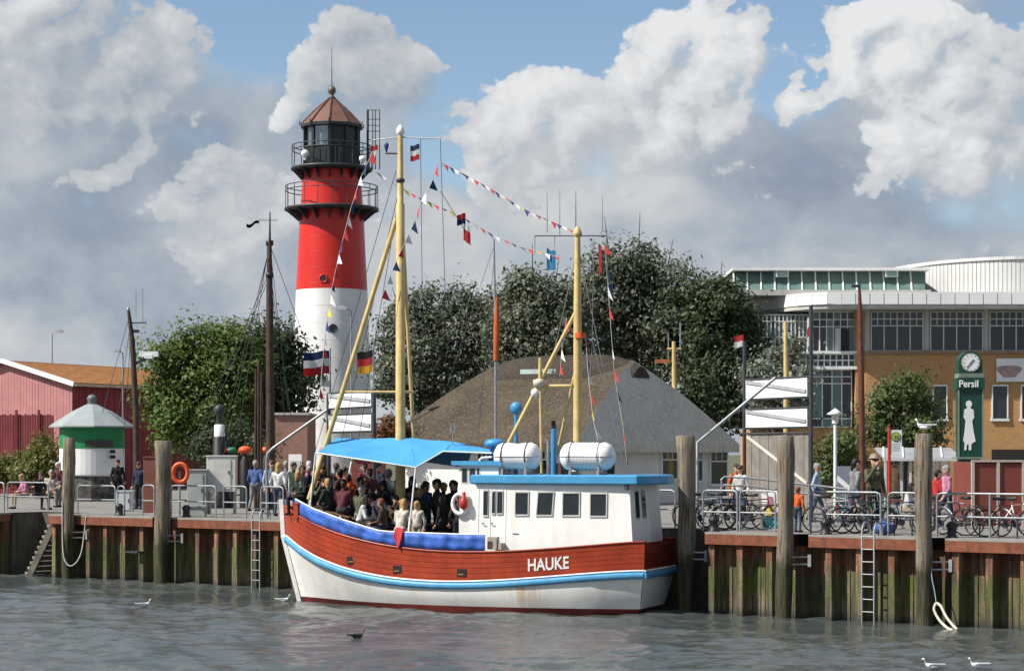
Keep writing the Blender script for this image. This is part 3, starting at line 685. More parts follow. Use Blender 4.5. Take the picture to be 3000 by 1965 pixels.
for px in (1416, 1441):
    p = B(px, 1532, YC); bp(MB().tube([Vector((p.x, cab_y(p.x, p.z)+.0, p.z)), Vector((p.x, cab_y(p.x, p.z)+.05, p.z)), Vector((p.x-.07, cab_y(p.x, p.z)+.05, p.z))], .012, 6), 'door_handle', M_dark)
p = B(1512, 1562, YC); bp(MB().box((p.x, cab_y(p.x, p.z)+.01, p.z), (.17, .02, .015)), 'vent_slot', M_dark)
# aft wall windows
for k in (.35, .70):
    xb_ = lambda z: 0
    zc = B(1878, 1478, 1).z
    def aft(k, z, o): 
        u = (z-zb)/(zr0-zb); x0 = (xa_b*(1-u)+xa_t*u); xm = ((xa_b-.10)*(1-u)+(xa_t-.10)*u); y0 = (YC+yo-.12)*(1-u)+(YC-.1)*u
        return Vector((x0+(xm-x0)*k-o, y0*(1-k), z))
    q = [aft(k-.09, zc+.33, .012), aft(k+.09, zc+.33, .012), aft(k+.09, zc-.33, .012), aft(k-.09, zc-.33, .012)]
    w = bp(MB().add([p+(p-sum(q, Vector())/4)*.16+Vector((.006, 0, 0)) for p in q], [(0, 1, 2, 3)]), 'window', mat('window_rim', (.55, .55, .53), .5), recalc=False)
    bp(MB().add([p-Vector((.006, 0, 0)) for p in q], [(0, 1, 2, 3)]), 'pane', M_glass, w, recalc=False)
# pilot house
px0 = B(1345, 1500, 1.15).x; px1 = xf-.55; zp = B(1380, 1362, 1.15).z
mb = MB(); mb.box(((px0+px1)/2, -.02, (1.3+zp)/2), (px0-px1, 2.36, zp-1.3)); bp(mb, 'pilot_house', m_cab)
bp(MB().box(((px0+px1)/2+.03, -.02, zp+.055), (px0-px1+.30, 2.56, .11)), 'pilot_house_roof', mat('roof_blue', (.07, .32, .58), .42, .14, 2))
for a, b in ((1354, 1368), (1376, 1392), (1398, 1404)):
    q = [B(a, 1372, 1.165), B(b, 1372, 1.165), B(b, 1412, 1.165), B(a, 1412, 1.165)]
    w = bp(MB().box(((q[0].x+q[1].x)/2, 1.162, (q[0].z+q[2].z)/2), (abs(q[0].x-q[1].x)+.05, .014, q[0].z-q[2].z+.06)), 'window', mat('window_rim', (.55, .55, .53), .5))
    bp(MB().add([Vector((p.x, 1.172, p.z)) for p in q], [(0, 1, 2, 3)]), 'pane', M_glass, w, recalc=False)
for yy in (-.8, -.25, .3, .85):
    w = bp(MB().box((px0+.006, yy-.02, zp-.38), (.014, .48, .50)), 'window', mat('window_rim', (.55, .55, .53), .5)); bp(MB().box((px0+.012, yy-.02, zp-.38), (.01, .40, .42)), 'pane', M_glass, w)
bp(MB().tube([B(1406, 1400, .9), B(1406, 1345, .9), B(1412, 1340, .9), B(1440, 1338, .9)], .03, 8), 'grab_rail', M_white)
# roof furniture
def roofpt(px, y): return B(px, 1395, y)
zroof = zt_
p = B(1450, 1390, .4); bp(MB().lathe((p.x, p.y, zroof-.15), [(.17, 0), (.17, .62), (.13, .75), (.13, .88)], 14), 'vent_trunk', mat('deep_blue_paint', (.03, .13, .36), .45)); bp(MB().lathe((p.x, p.y, zroof+.73), [(.12, 0), (.27, .03), (.28, .13), (.20, .2), (.05, .22)], 16), 'vent_cowl', M_blue)
p = B(1512, 1300, .1); z1 = B(1512, 1200, .1).z; bp(MB().tube([(p.x, .1, zroof-.02), (p.x, .1, z1)], .05, 10), 'lamp_stand', M_blue); bp(MB().sphere((p.x, .1, z1+.05), .17, 14, (1, .8, 1)), 'searchlight', M_blue)
p = B(1622, 1300, -.2); bp(MB().tube([(p.x, -.2, zroof-.02), (p.x, -.2, B(1622, 1255, -.2).z)], .075, 12), 'exhaust_pipe', M_blue); bp(MB().tube([(p.x, -.2, B(1622, 1256, -.2).z), (p.x, -.2, B(1622, 1232, -.2).z)], .06, 10), 'exhaust_tip', M_black)
p = B(1606, 1300, .1); bp(MB().tube([(p.x, .1, zroof-.02), (p.x, .1, B(1606, 1288, .1).z)], .055, 10), 'grey_pipe', M_galv)
p = B(1640, 1300, -.4); bp(MB().box((p.x, -.4, zroof+.14), (.45, .4, .32)), 'roof_locker', mat('dark_locker', (.10, .05, .04), .7))
p = B(1327, 1300, .3); bp(MB().tube([(p.x, .3, B(1327, 1330, .3).z), (p.x, .3, B(1327, 1262, .3).z)], .014, 6).tube([(p.x-.05, .3, B(1327, 1268, .3).z), (p.x-.05, .3, B(1327, 1240, .3).z)], .02, 6).tube([(p.x+.05, .3, B(1327, 1268, .3).z), (p.x+.05, .3, B(1327, 1240, .3).z)], .02, 6), 'whip_aerial', M_galv)
p = B(1448, 1592, YC+.2); bp(MB().box((p.x, YC+.26, p.z+.02), (.26, .2, .32)).box((p.x-.2, YC+.26, p.z-.06), (.1, .14, .16)), 'mooring_bitt', mat('grey_bitt', (.42, .38, .32), .8))
# deck-edge rail aft of the cabin
p = B(1835, 1425, YC); bp(MB().box((p.x, YC-.02, p.z-.02), (.09, .1, .12)), 'deck_lamp', M_dark)

# ---- life-raft canisters (their own things, lashed to the roof)
def raft(px0, px1, y, label, ribs):
    a, b = B(px0, 1345, y), B(px1, 1345, y); cx = (a.x+b.x)/2; L = abs(a.x-b.x); r = .37; zc = zroof+r+.11
    e = thing('life_raft', label, 'life raft', BW((cx, y, zroof)), BROT, 'white life raft canisters on the cabin roof'); OFF[e] = Vector((0, 0, 0))
    n = 24; pr = [(-L/2, .05), (-L/2+.015, r*.55), (-L/2+.10, r*.86), (-L/2+.2, r*.97), (-L/2+.24, r)]
    xs = [q[0] for q in pr]; rs = [q[1] for q in pr]
    k = int(ribs)
    for i in range(k*2+1):
        xs.append(-L/2+.27+(L-.54)*i/(k*2)); rs.append(r*(1.0 if i % 2 == 0 else .90))
    xs += [-q[0] for q in reversed(pr)]; rs += [q[1] for q in reversed(pr)]
    rings = [[Vector((x, q*math.cos(t), r+.11+q*math.sin(t))) for t in np.linspace(0, 2*PI, n, endpoint=False)] for x, q in zip(xs, rs)]
    sh = MB().loft(rings).build('canister', mat('raft_white', (.78, .78, .77), .35, .06), e, local=True)
    MB().tube([(x, 0, 0) for x in (-.001, .001)], .001, 3)
    seam = MB(); seam.loft([[Vector((x, sg*(q+.008)*1.0, r+.11+dz)) for dz in (-.018, .018)]+[Vector((x, sg*(q-.03), r+.11+dz)) for dz in (.018, -.018)] for sg in (1,) for x, q in zip(xs, rs)])
    seam.build('seam', mat('raft_seam', (.55, .56, .57), .5), sh, local=True)
    for x in (-L*.27, L*.27):
        c = MB(); c.box((x, 0, .045), (.07, .62, .09)); c.box((x, .26, .12), (.06, .05, .2)); c.box((x, -.26, .12), (.06, .05, .2)); c.build('cradle', M_galv, e, local=True)
        st = [Vector((x, (r+.012)*math.cos(t), r+.11+(r+.012)*math.sin(t))) for t in np.linspace(-.4, PI+.4, 16)]
        MB().tube(st, .014, 5).build('strap', M_dark, e, local=True)
raft(1453, 1580, .92, 'smooth white life raft canister beside the blue vent cowl on the cabin roof', 1)
raft(1646, 1798, .92, 'ribbed white life raft canister beside the aft yellow mast', 9)
# red rescue light and life ring on the pilot house
p = B(1362, 1462, 1.2); e = thing('rescue_light', 'red rescue light hanging beside the pilot house door', 'rescue light', BW((p.x, 1.27, p.z-.25)), BROT); OFF[e] = Vector((0, 0, 0))
MB().lathe((0, 0, .0), [(.03, -.02), (.10, .02), (.12, .12), (.11, .24), (.055, .30), (.05, .42), (.03, .45)], 14).build('float', M_red, e, local=True)
p2 = B(1348, 1470, 1.2); ring = MB(); ring.loft([[Vector((( .20+.055*math.cos(t))*math.cos(a), .055*math.sin(t), (.26+.055*math.cos(t))*math.sin(a))) for t in np.linspace(0, 2*PI, 8, endpoint=False)] for a in np.linspace(0, 2*PI, 24)], cap=False)
lr = ring.build('life_ring', M_white); lr.location = BW((p2.x, 1.23, p2.z-.05)); lr.rotation_euler = (0, 0, BROT); tag(lr, 'white life ring hanging on the front corner of the pilot house', 'life ring')
# ================================================================== lighthouse
LZ = 113.0; LX = (972-HX)/F*LZ; K = F/LZ
def lz(py): return CAMZ+(HY-py)/K
lh = thing('lighthouse', 'red and white banded lighthouse with two galleries and copper roof', 'lighthouse', (LX, LZ, GZ))
lc = Vector((LX, LZ, 0))
m_lred = mat('lighthouse_red', (.60, .022, .012), .38, .10, .7, streak=((.34, .014, .01), .6, 2))
m_lwhite = mat('lighthouse_white', (.80, .79, .77), .5, .08, .7, streak=((.56, .54, .50), .35, 2.4))
MB().lathe(lc, [(124/K, GZ), (112/K, lz(1080)), (106.5/K, lz(930)), (104.5/K, lz(852))], 56).build('white_base', m_lwhite, lh)
MB().lathe(lc, [(104.6/K, lz(851.5)), (99.5/K, lz(760)), (94/K, lz(640)), (92/K, lz(617)), (87/K, lz(545)), (83.5/K, lz(496))], 56).build('red_shaft', m_lred, lh)
for py in (560, 655, 700, 745, 790, 835, 900, 950, 1000, 1050):           # plate joints
    r_ = float(np.interp(py, [496, 545, 617, 640, 760, 852, 930, 1080], [83.5, 87, 92, 94, 99.5, 104.5, 106.5, 112]))/K
    MB().lathe(lc, [(r_-.01, lz(py)-.012), (r_+.006, lz(py)-.008), (r_+.006, lz(py)+.008), (r_-.01, lz(py)+.012)], 56).build('plate_joint', m_lred if py < 850 else m_lwhite, lh)
for k in range(9):                                               # pilaster ribs on the upper drum
    a = 2*PI*k/9+.2; p = lc+Vector((math.cos(a)*85/K, math.sin(a)*85/K, 0))
    MB().beam(p+Vector((0, 0, lz(612))), p+Vector((0, 0, lz(500)))-Vector((math.cos(a), math.sin(a), 0))*(.03), .16, .12, up=(math.cos(a), math.sin(a), 0)).build('rib', m_lred, lh)
def gallery(py, rpx, rin, rail_py, posts):
    z = lz(py); r = rpx/K
    g = MB().lathe(lc, [(rin/K, z-.14), (r, z-.05), (r, z+.07), (rin/K, z+.07)], 48).build('gallery', M_dark, lh)
    h = lz(rail_py)-z
    for f in (1.0, .80):
        MB().tube([lc+Vector((r*.975*math.cos(t), r*.975*math.sin(t), z+.05+h*f)) for t in np.linspace(0, 2*PI, 49)], .028, 6, cap=False).build('hand_rail', M_dark, g)
    for k in range(posts):
        t = 2*PI*k/posts+.1; q = lc+Vector((r*.975*math.cos(t), r*.975*math.sin(t), 0))
        MB().tube([q+Vector((0, 0, z)), q+Vector((0, 0, z+h+.05))], .022, 5).build('post', M_dark, g)
    for k in range(16):
        t = 2*PI*k/16; c = Vector((math.cos(t), math.sin(t), 0))
        MB().prism([lc+c*(rin/K*.99)+Vector((0, 0, z-.1)), lc+c*(r*.97)+Vector((0, 0, z-.06)), lc+c*(rin/K*.99)+Vector((0, 0, z-.75))], Vector((-math.sin(t), math.cos(t), 0))*.07).build('bracket', M_dark, g)
gallery(615, 138, 91, 550, 20); gallery(497, 119, 82, 432, 18)
m_lant = mat('lantern_black', (.022, .03, .03), .45, .2)
NL = 10; a0 = PI/NL
MB().lathe(lc, [(81/K, lz(496)), (81/K, lz(436))], NL, smooth=False, a0=a0).build('lantern_wall', m_lant, lh)
for k in range(60):
    t = 2*PI*k/60; q = lc+Vector((82.2/K*math.cos(t), 82.2/K*math.sin(t), 0)); 
    if k % 2: MB().beam(q+Vector((0, 0, lz(490))), q+Vector((0, 0, lz(440))), .05, .03).build('batten', M_dark, lh)
lant = MB()
for k in range(NL):
    t = 2*PI*k/NL+a0; q = lc+Vector((80/K*math.cos(t), 80/K*math.sin(t), 0)); lant.beam(q+Vector((0, 0, lz(437))), q+Vector((0, 0, lz(372))), .16, .16, up=(math.cos(t), math.sin(t), 0))
lant.tube([lc+Vector((80/K*math.cos(2*PI*k/NL+a0), 80/K*math.sin(2*PI*k/NL+a0), lz(436))) for k in range(NL+1)], .07, 5); lant.build('lantern_frame', m_lant, lh)
mg = bpy.data.materials.new('lantern_glass'); mg.use_nodes = True; T = NT(mg.node_tree)
T.n('ShaderNodeOutputMaterial', {'Surface': T.n('ShaderNodeMixShader', {0: .22, 1: T.n('ShaderNodeBsdfTransparent', {'Color': (.75, .8, .8)}), 2: T.n('ShaderNodeBsdfGlossy', {'Color': (.8, .8, .8), 'Roughness': .05})})})
for k in range(NL):
    p = [lc+Vector((78.5/K*math.cos(2*PI*(k+d)/NL+a0), 78.5/K*math.sin(2*PI*(k+d)/NL+a0), 0)) for d in (0, 1)]
    mid = ((p[0]+p[1])/2-lc); blind = mid.x > .35 and mid.y < .9
    MB().add([p[0]+Vector((0, 0, lz(436))), p[1]+Vector((0, 0, lz(436))), p[1]+Vector((0, 0, lz(373))), p[0]+Vector((0, 0, lz(373)))], [(0, 1, 2, 3)]).build('blind_panel' if blind else 'pane', m_lant if blind else mg, lh, recalc=False)
lens = MB().lathe(lc, [(.25, lz(436)), (.3, lz(428)), (.52, lz(420)), (.58, lz(405)), (.52, lz(390)), (.25, lz(382))], 16).build('lens', mat('lens_glass', (.55, .6, .6), .15, .1, spec=.8), lh)
m_cop = mat('weathered_copper', (.20, .095, .065), .5, .25, 1.5, streak=((.09, .055, .045), .6, 2))
MB().lathe(lc, [(93/K, lz(377)), (94/K, lz(369)), (90/K, lz(368))], NL, smooth=False, a0=a0).build('eave_ring', M_dark, lh)
roof = MB().lathe(lc, [(90/K, lz(368)), (58/K, lz(334)), (30/K, lz(309)), (9/K, lz(290)), (7/K, lz(285))], NL, smooth=False, a0=a0).build('roof', m_cop, lh)
for k in range(NL):
    t = 2*PI*k/NL+a0; c = Vector((math.cos(t), math.sin(t), 0))
    MB().tube([lc+c*(91/K)+Vector((0, 0, lz(367))), lc+c*(58.5/K)+Vector((0, 0, lz(333))), lc+c*(30.5/K)+Vector((0, 0, lz(308))), lc+c*(9/K)+Vector((0, 0, lz(289)))], .045, 5).build('seam', mat('copper_seam', (.12, .06, .045), .5), roof)
    MB().tube([lc+c*(95/K)+Vector((0, 0, lz(372))), lc+c*(96/K)+Vector((0, 0, lz(360)))], .03, 5).build('gargoyle', M_dark, roof)
m_ball = mat('finial_bronze', (.16, .13, .09), .45)
MB().lathe(lc, [(.14, lz(291)), (.22, lz(286)), (.12, lz(283)), (.12, lz(277)), (.21, lz(272)), (.235, lz(265)), (.20, lz(258)), (.09, lz(252)), (.05, lz(250))], 16).build('finial', m_ball, roof)
MB().tube([lc+Vector((0, 0, lz(252))), lc+Vector((0, 0, lz(138)))], [.03, .012], 5).build('lightning_rod', M_dark, roof)
for px, py in ((957, 824), (985, 968), (951, 1112)):            # round windows
    z = lz(py); r = (105+(py-850)*.045)/K; dx = (px-972)/K; y = -math.sqrt(max(.01, r*r-dx*dx)); a = math.atan2(dx, -y)
    c = lc+Vector((dx, y, z)); nrm = Vector((math.sin(a), -math.cos(a), 0)); tx = Vector((math.cos(a), math.sin(a), 0))
    ring = [[c+nrm*o+(tx*math.cos(t)+Vector((0, 0, math.sin(t))))*q for t in np.linspace(0, 2*PI, 20, endpoint=False)] for q, o in ((.24, -.06), (.24, .04), (.18, .05), (.18, -.02))]
    w = MB().loft(ring).build('round_window', m_lred if py < 850 else M_dark, lh)
    MB().add([c+nrm*.02+(tx*math.cos(t)+Vector((0, 0, math.sin(t))))*.185 for t in np.linspace(0, 2*PI, 20, endpoint=False)], [tuple(range(20))]).build('pane', M_glass, w, recalc=False)
# gallery light, access ladder cage
q = lc+Vector((-69/K, -math.sqrt(119**2-69**2)/K*.93, lz(463)))
MB().lathe(q, [(.08, -.35), (.09, -.2), (.2, -.12), (.23, 0), (.18, .15), (.05, .2)], 12).build('gallery_lamp', M_white, lh)
b = MB()
for px in (1077, 1092, 1100, 1112):
    b.tube([W(px, 322 if px < 1105 else 322, LZ), W(px, 497, LZ)], .03 if px != 1077 else .07, 5)
for py in (323, 350, 368, 385, 410): b.tube([W(1075, py, LZ), W(1113, py, LZ)], .022, 5)
b.build('ladder_cage', M_dark, lh)
MB().lathe(W(1063, 470, LZ-1.2), [(.05, -.4), (.05, -.1), (.2, 0), (.2, .2), (.05, .25)], 10).build('gallery_lamp', M_white, lh)

# ================================================================== thatched house
hc = Vector(((1690-HX)/F*78, 78, 0)); HU, HN = QU, QN
LU, LN = 9.95, 11.96
def Hp(a, b, z): p = hc-HU*a+HN*b; p.z = z; return p       # a from the near corner to the left, b inland to the right
house = thing('thatched_house', 'low white house under a big hipped thatched roof', 'house', Hp(LU/2, LN/2, GZ))
ze = 4.52; zrg = CAMZ+(HY-1062)/F*85.8
def thatch(name, c1, c2, c3, dk=.8):
    m = bpy.data.materials.new(name); m.use_nodes = True; T = NT(m.node_tree); pos = T.n('ShaderNodeNewGeometry').outputs['Position']
    sv = T.n('ShaderNodeMapping', {'Vector': pos, 'Scale': (9, 9, 2.2)}).outputs[0]; a = T.noise(sv, 1.0, 6, .7); b_ = T.noise(pos, .7, 6, .65); c_ = T.noise(pos, 13, 5, .75)
    c = T.mix(T.mr(b_, .35, .66), c1, c2); c = T.mix(T.mr(a, .50, .66, 0, .85), c, c3); c = T.mix(T.mr(c_, .50, .62, 0, dk), c, tuple(x*.30 for x in c1))
    T.n('ShaderNodeOutputMaterial', {'Surface': T.n('ShaderNodeBsdfPrincipled', {'Base Color': c, 'Roughness': .95, 'Specular IOR Level': .1, 'Normal': T.n('ShaderNodeBump', {'Strength': 1.0, 'Distance': .08, 'Height': T.m('ADD', a, c_)}).outputs[0]})})
    return m
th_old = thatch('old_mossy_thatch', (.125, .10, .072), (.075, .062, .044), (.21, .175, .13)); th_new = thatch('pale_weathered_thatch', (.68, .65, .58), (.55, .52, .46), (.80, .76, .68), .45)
cx_, cy_ = LU/2, LN/2
r0, r1 = (cx_+3.55, cy_), (cx_-3.55, cy_)
def slope(e0, e1, q0, q1, n=16, m=10, name='roof_slope', mm=th_old):
    g = []
    for i in range(n+1):
        row = []
        for j in range(m+1):
            u, v = i/n, j/m
            ea = [e0[k]*(1-u)+e1[k]*u for k in (0, 1)]; ra = [q0[k]*(1-u)+q1[k]*u for k in (0, 1)]
            z = ze+(zrg-ze)*(v+.055*math.sin(PI*v)); p = Hp(ea[0]*(1-v)+ra[0]*v, ea[1]*(1-v)+ra[1]*v, z+.04*math.sin(u*23+v*9)*(v*(1-v)*4)*math.sin(PI*u)); row.append(p)
        g.append(row)
    mb = MB(); shell(mb, g, .34); return mb.build(name, mm, house)
c00, c10, c11, c01 = (0, 0), (LU, 0), (LU, LN), (0, LN)
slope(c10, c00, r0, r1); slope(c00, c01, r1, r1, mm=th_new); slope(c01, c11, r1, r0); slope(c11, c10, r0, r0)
# ridge capping of turf
rings = []
for k in np.linspace(-1, 1, 15):
    a = cx_-k*3.95; drop = .40*abs(k)**4; q_ = 1-.62*(max(0, abs(k)-.55)/.45)**1.4
    rings.append([Hp(a, cy_+dy*q_, zrg+dz*q_-drop+.05) for dy, dz in ((-1.55, -.98), (-1.52, -.74), (-.7, .02), (0, .26), (.7, .02), (1.52, -.74), (1.55, -.98))])
MB().loft(rings).build('ridge_capping', thatch('ridge_turf', (.085, .072, .058), (.06, .052, .042), (.13, .11, .09)), house)
b = MB(); i_ = .55
pl = [Hp(i_, i_, 0), Hp(LU-i_, i_, 0), Hp(LU-i_, LN-i_, 0), Hp(i_, LN-i_, 0)]
b.loft([[Vector((p.x, p.y, GZ)) for p in pl], [Vector((p.x, p.y, ze+.05)) for p in pl]], smooth=False); b.build('wall', M_whitewall, house)
m_beige = mat('beige_plinth', (.45, .43, .38), .9, .1)
def wall_win(face, px0, px1, py0, py1, kind='window'):
    """on the left wall (b = i_) or the right wall (a = i_)"""
    o = Hp(i_, i_, 0); d = -HU if face == 'l' else HN; nn = -HN if face == 'l' else HU
    def hit(px, py):
        r = Vector(((px-HX)/F, 1, (HY-py)/F)); t = o.dot(nn)/r.dot(nn); p = r*t; return Vector((p.x, p.y, CAMZ+r.z*t))
    q = [hit(px0, py0), hit(px1, py0), hit(px1, py1), hit(px0, py1)]; c = sum(q, Vector())/4
    fr = MB(); wv = (q[1]-q[0]); wd = wv.length; ht = q[0].z-q[3].z; ang = math.atan2(wv.y, wv.x)
    for dx, dz, sx, sz in ((-wd/2, 0, .08, ht+.08), (wd/2, 0, .08, ht+.08), (0, ht/2, wd, .08), (0, -ht/2, wd, .1), (0, ht*.18, wd, .05)):
        fr.box(c+wv.normalized()*dx+Vector((0, 0, dz))+nn*.03, (sx, .09, sz), ang)
    for k in (1/3, 2/3): fr.box(c+wv.normalized()*(wd*(k-.5))+Vector((0, 0, ht*.34))+nn*.03, (.04, .06, ht*.32), ang)
    w = fr.build(kind, M_white, house)
    MB().box(c+nn*.012, (wd, .03, ht), ang).build('pane', M_glass, w)
wall_win('r', 1936, 1982, 1318, 1405); wall_win('r', 2040, 2056, 1318, 1410); wall_win('r', 2078, 2128, 1318, 1420); wall_win('r', 1760, 1800, 1318, 1400)
wall_win('l', 1560, 1620, 1320, 1400); wall_win('l', 1400, 1440, 1320, 1400)

# ================================================================== red brown barn
BZ = 112
m_barn = mat('red_boarding_lit', (.47, .205, .20), .8, .12, 1.5); m_barn_shade_fence = mat('red_boarding_shade_and_fence', (.24, .035, .04), .8, .2, 1.5)  # sunlit gable and shaded side put into two reds; fence takes the darker
barn = thing('barn', 'long barn with red boarding, paler on the lit gable, and orange tiled roof', 'barn', G(200, BZ))
# near vertical edge at px 213; gable recedes to the left, long side recedes to the right
e0 = G(213, BZ); gdir = Vector((-.88, .47, 0)).normalized(); sdir = Vector((.47, .88, 0)).normalized()
GW = 9.6; GL = 22
zeav = CAMZ+(HY-1117)/F*BZ; zrid = CAMZ+(HY-1062)/F*(BZ+2.3)
hw2 = GW/2
b = MB(); gpts = [e0, e0+gdir*GW, e0+gdir*GW+Vector((0, 0, zeav-GZ)), e0+gdir*hw2+Vector((0, 0, zrid-GZ)), e0+Vector((0, 0, zeav-GZ))]
b.prism(gpts, sdir*GL); b.build('wall', m_barn_shade_fence, barn)
for k in range(44):                                              # gable boards, sunlight painted in as a paler red
    a = GW*(k+.5)/44; zt = zeav+(zrid-zeav)*(1-abs(a-hw2)/hw2)-.04
    MB().box(e0+gdir*a-sdir*(.012+.006*(k % 2))+Vector((0, 0, (zt-GZ)/2)), (GW/44-.02, .03, zt-GZ), math.atan2(gdir.y, gdir.x)).build('board', m_barn, barn)
for k in range(26):                                              # long side boards, shade painted in as a darker red
    a = .25+k*.5; MB().box(e0+sdir*a-gdir*.012+Vector((0, 0, (zeav-GZ)/2)), (.46, .03, zeav-GZ-.05), math.atan2(sdir.y, sdir.x)).build('board', m_barn_shade_fence, barn)
m_tile = mat('orange_roof_tiles', (.50, .215, .075), .85, .25, 1.2, col2=(.38, .19, .07), streak=((.17, .09, .04), .5, 3))
for sg in (0, 1):
    ea = e0-gdir*.35+Vector((0, 0, zeav-GZ-.12)) if sg == 0 else e0+gdir*(GW+.35)+Vector((0, 0, zeav-GZ-.12)); rg = e0+gdir*hw2+Vector((0, 0, zrid-GZ+.06))
    n = 16
    for k in range(n):                                           # tile courses
        u0, u1 = k/n, (k+1)/n; p0 = ea.lerp(rg, u0)-sdir*.3; p1 = ea.lerp(rg, u1+.02)-sdir*.3
        MB().prism([p0+Vector((0, 0, .07)), p1+Vector((0, 0, .03)), p1, p0], sdir*(GL+.6)).build('tile_course', m_tile, barn)
for sg in (1, -1):
    a = e0+gdir*(hw2-sg*(hw2+.35))-sdir*.34+Vector((0, 0, zeav-GZ-.16)); c = e0+gdir*hw2-sdir*.34+Vector((0, 0, zrid-GZ+.1)); MB().beam(a, c, .06, .26).build('barge_board', M_white, barn)
MB().beam(e0-gdir*.4-sdir*.3+Vector((0, 0, zeav-GZ-.2)), e0-gdir*.4+sdir*GL+Vector((0, 0, zeav-GZ-.2)), .14, .14).build('gutter', mat('pale_gutter', (.5, .42, .30), .7), barn)
# dark red plank fence in front of the barn
fz = 104; f0_, f1_ = G(-60, fz), G(158, fz); e = thing('plank_fence', 'dark red plank fence in front of the barn gable', 'fence', f0_)
nf_ = 30; zt = CAMZ+(HY-1212)/F*fz
for k in range(nf_):
    p = f0_.lerp(f1_, (k+.5)/nf_); MB().box((p.x, p.y, (GZ+zt)/2-.03*(k % 3)), ((f1_-f0_).length/nf_-.015, .03, zt-GZ-.04*(k % 2))).build('plank', m_barn_shade_fence, e)
for k in (.2, .5, .8): p = f0_.lerp(f1_, k); MB().box((p.x, p.y-.05, (GZ+zt)/2+.1), (.12, .08, zt-GZ+.2)).build('post', m_barn_shade_fence, e)

# ================================================================== brick spa building on the right
SZ = 100.0; K2 = F/SZ
spa = thing('brick_building', 'orange brick building with ribbon windows, white fascia and curved white attic', 'building', G(2800, SZ))
def S(px, py, dy=0.0): return Vector(((px-HX)/K2, SZ+dy, CAMZ+(HY-py)/K2))
def sbox(mb, x0, x1, y0, y1, d0, d1):
    a, b = S(x0, y1, 0), S(x1, y0, 0); return mb.box(((a.x+b.x)/2, SZ+(d0+d1)/2, (a.z+b.z)/2), (b.x-a.x, d1-d0, b.z-a.z))
m_brick = bpy.data.materials.new('orange_brick'); m_brick.use_nodes = True; T = NT(m_brick.node_tree)
pos = T.n('ShaderNodeNewGeometry').outputs['Position']; sw = T.n('ShaderNodeCombineXYZ'); sp = T.n('ShaderNodeSeparateXYZ', {0: pos})
T.set(sw.inputs[0], T.m('ADD', sp.outputs[0], sp.outputs[1])); T.set(sw.inputs[1], sp.outputs[2])
bk = T.n('ShaderNodeTexBrick', {'Vector': sw, 'Color1': (.52, .265, .085), 'Color2': (.43, .20, .065), 'Mortar': (.38, .28, .18), 'Scale': 1.0, 'Mortar Size': .010, 'Brick Width': .25, 'Row Height': .0833})
c = T.mix(T.mr(T.noise(pos, .5, 6, .6), .35, .7, 0, .5), bk.outputs[0], (.44, .235, .095))
T.n('ShaderNodeOutputMaterial', {'Surface': T.n('ShaderNodeBsdfPrincipled', {'Base Color': c, 'Roughness': .85, 'Normal': T.n('ShaderNodeBump', {'Strength': .4, 'Distance': .01, 'Height': bk.outputs['Fac']}).outputs[0]})})
XR = 3330
sbox(MB(), 2535, XR, 1034, 1460, 0, 14).build('brick_wall', m_brick, spa)
m_conc2 = mat('pale_concrete', (.50, .48, .44), .85, .12, 1)
sbox(MB(), 2535, XR, 905, 1034, .45, 14).build('upper_core', m_glass2 if 'm_glass2' in globals() else mat('dark_interior', (.03, .035, .04), .4), spa)
sbox(MB(), 2530, XR, 1027, 1036, -.12, .4).build('sill_band', mat('brown_band', (.30, .21, .14), .7), spa)
# ribbon windows: bays of four, with small upper lights
bays = [(2553, 2705), (2727, 2880), (2901, 3055), (3077, 3230)]
for x0, x1 in bays:
    w = MB(); wd = (x1-x0)/4
    for k in range(5): sbox(w, x0+k*wd-1.6, x0+k*wd+1.6, 912, 1028, .05, .17)
    for k in range(4): sbox(w, x0+(k+.5)*wd-1.2, x0+(k+.5)*wd+1.2, 914, 953, .06, .16)
    for py in (913, 934, 954, 1027): sbox(w, x0-1.4, x1+1.4, py-1.5, py+1.5, .04, .18)
    wo = w.build('window', M_alu, spa)
    for k in range(4):
        sbox(MB(), x0+k*wd+1.7, x0+(k+1)*wd-1.7, 955.7, 1025.3, .12, .15).build('pane', M_glass, wo)
        for h in (0, .5):
            for a, b in ((914.7, 932.3), (935.7, 952.3)): sbox(MB(), x0+(k+h)*wd+1.8, x0+(k+h+.5)*wd-1.8, a, b, .12, .15).build('pane', M_glass, wo)
for x0, x1 in ((2534, 2551), (2707, 2725), (2882, 2899), (3057, 3075)):
    c = S((x0+x1)/2, 0, 0); MB().lathe((c.x, SZ+.15, 0), [((x1-x0)/2/K2, CAMZ+(HY-1027)/K2), ((x1-x0)/2/K2, CAMZ+(HY-905)/K2)], 14).build('column', m_conc2, spa)
# fascia panels, curving away at the left end
m_fas = mat('white_fascia', (.82, .82, .81), .4, .05, .8)
def fpoint(px):       # plan: straight front, left end bends back
    if px >= 2420: return S(px, 0, -1.4)
    d = (2420-px); return Vector(((px-HX)/K2, SZ-1.4+(d/K2)**2*.55, 0))
edges = [2185, 2215, 2250, 2285, 2330]+list(range(2370, 3330, 41))
for a, b in zip(edges[:-1], edges[1:]):
    p, q = fpoint(a), fpoint(b); zt, zb = CAMZ+(HY-862)/K2, CAMZ+(HY-897)/K2
    d = (q-p).normalized()*.02; n_ = Vector((-d.y, d.x, 0)).normalized()
    for v in (p, q): v.z = 0
    P0, P1 = p+d, q-d
    MB().prism([P0+Vector((0, 0, zb)), P1+Vector((0, 0, zb)), P1+Vector((0, 0, zt)), P0+Vector((0, 0, zt))], n_*.12).build('fascia_panel', m_fas, spa)
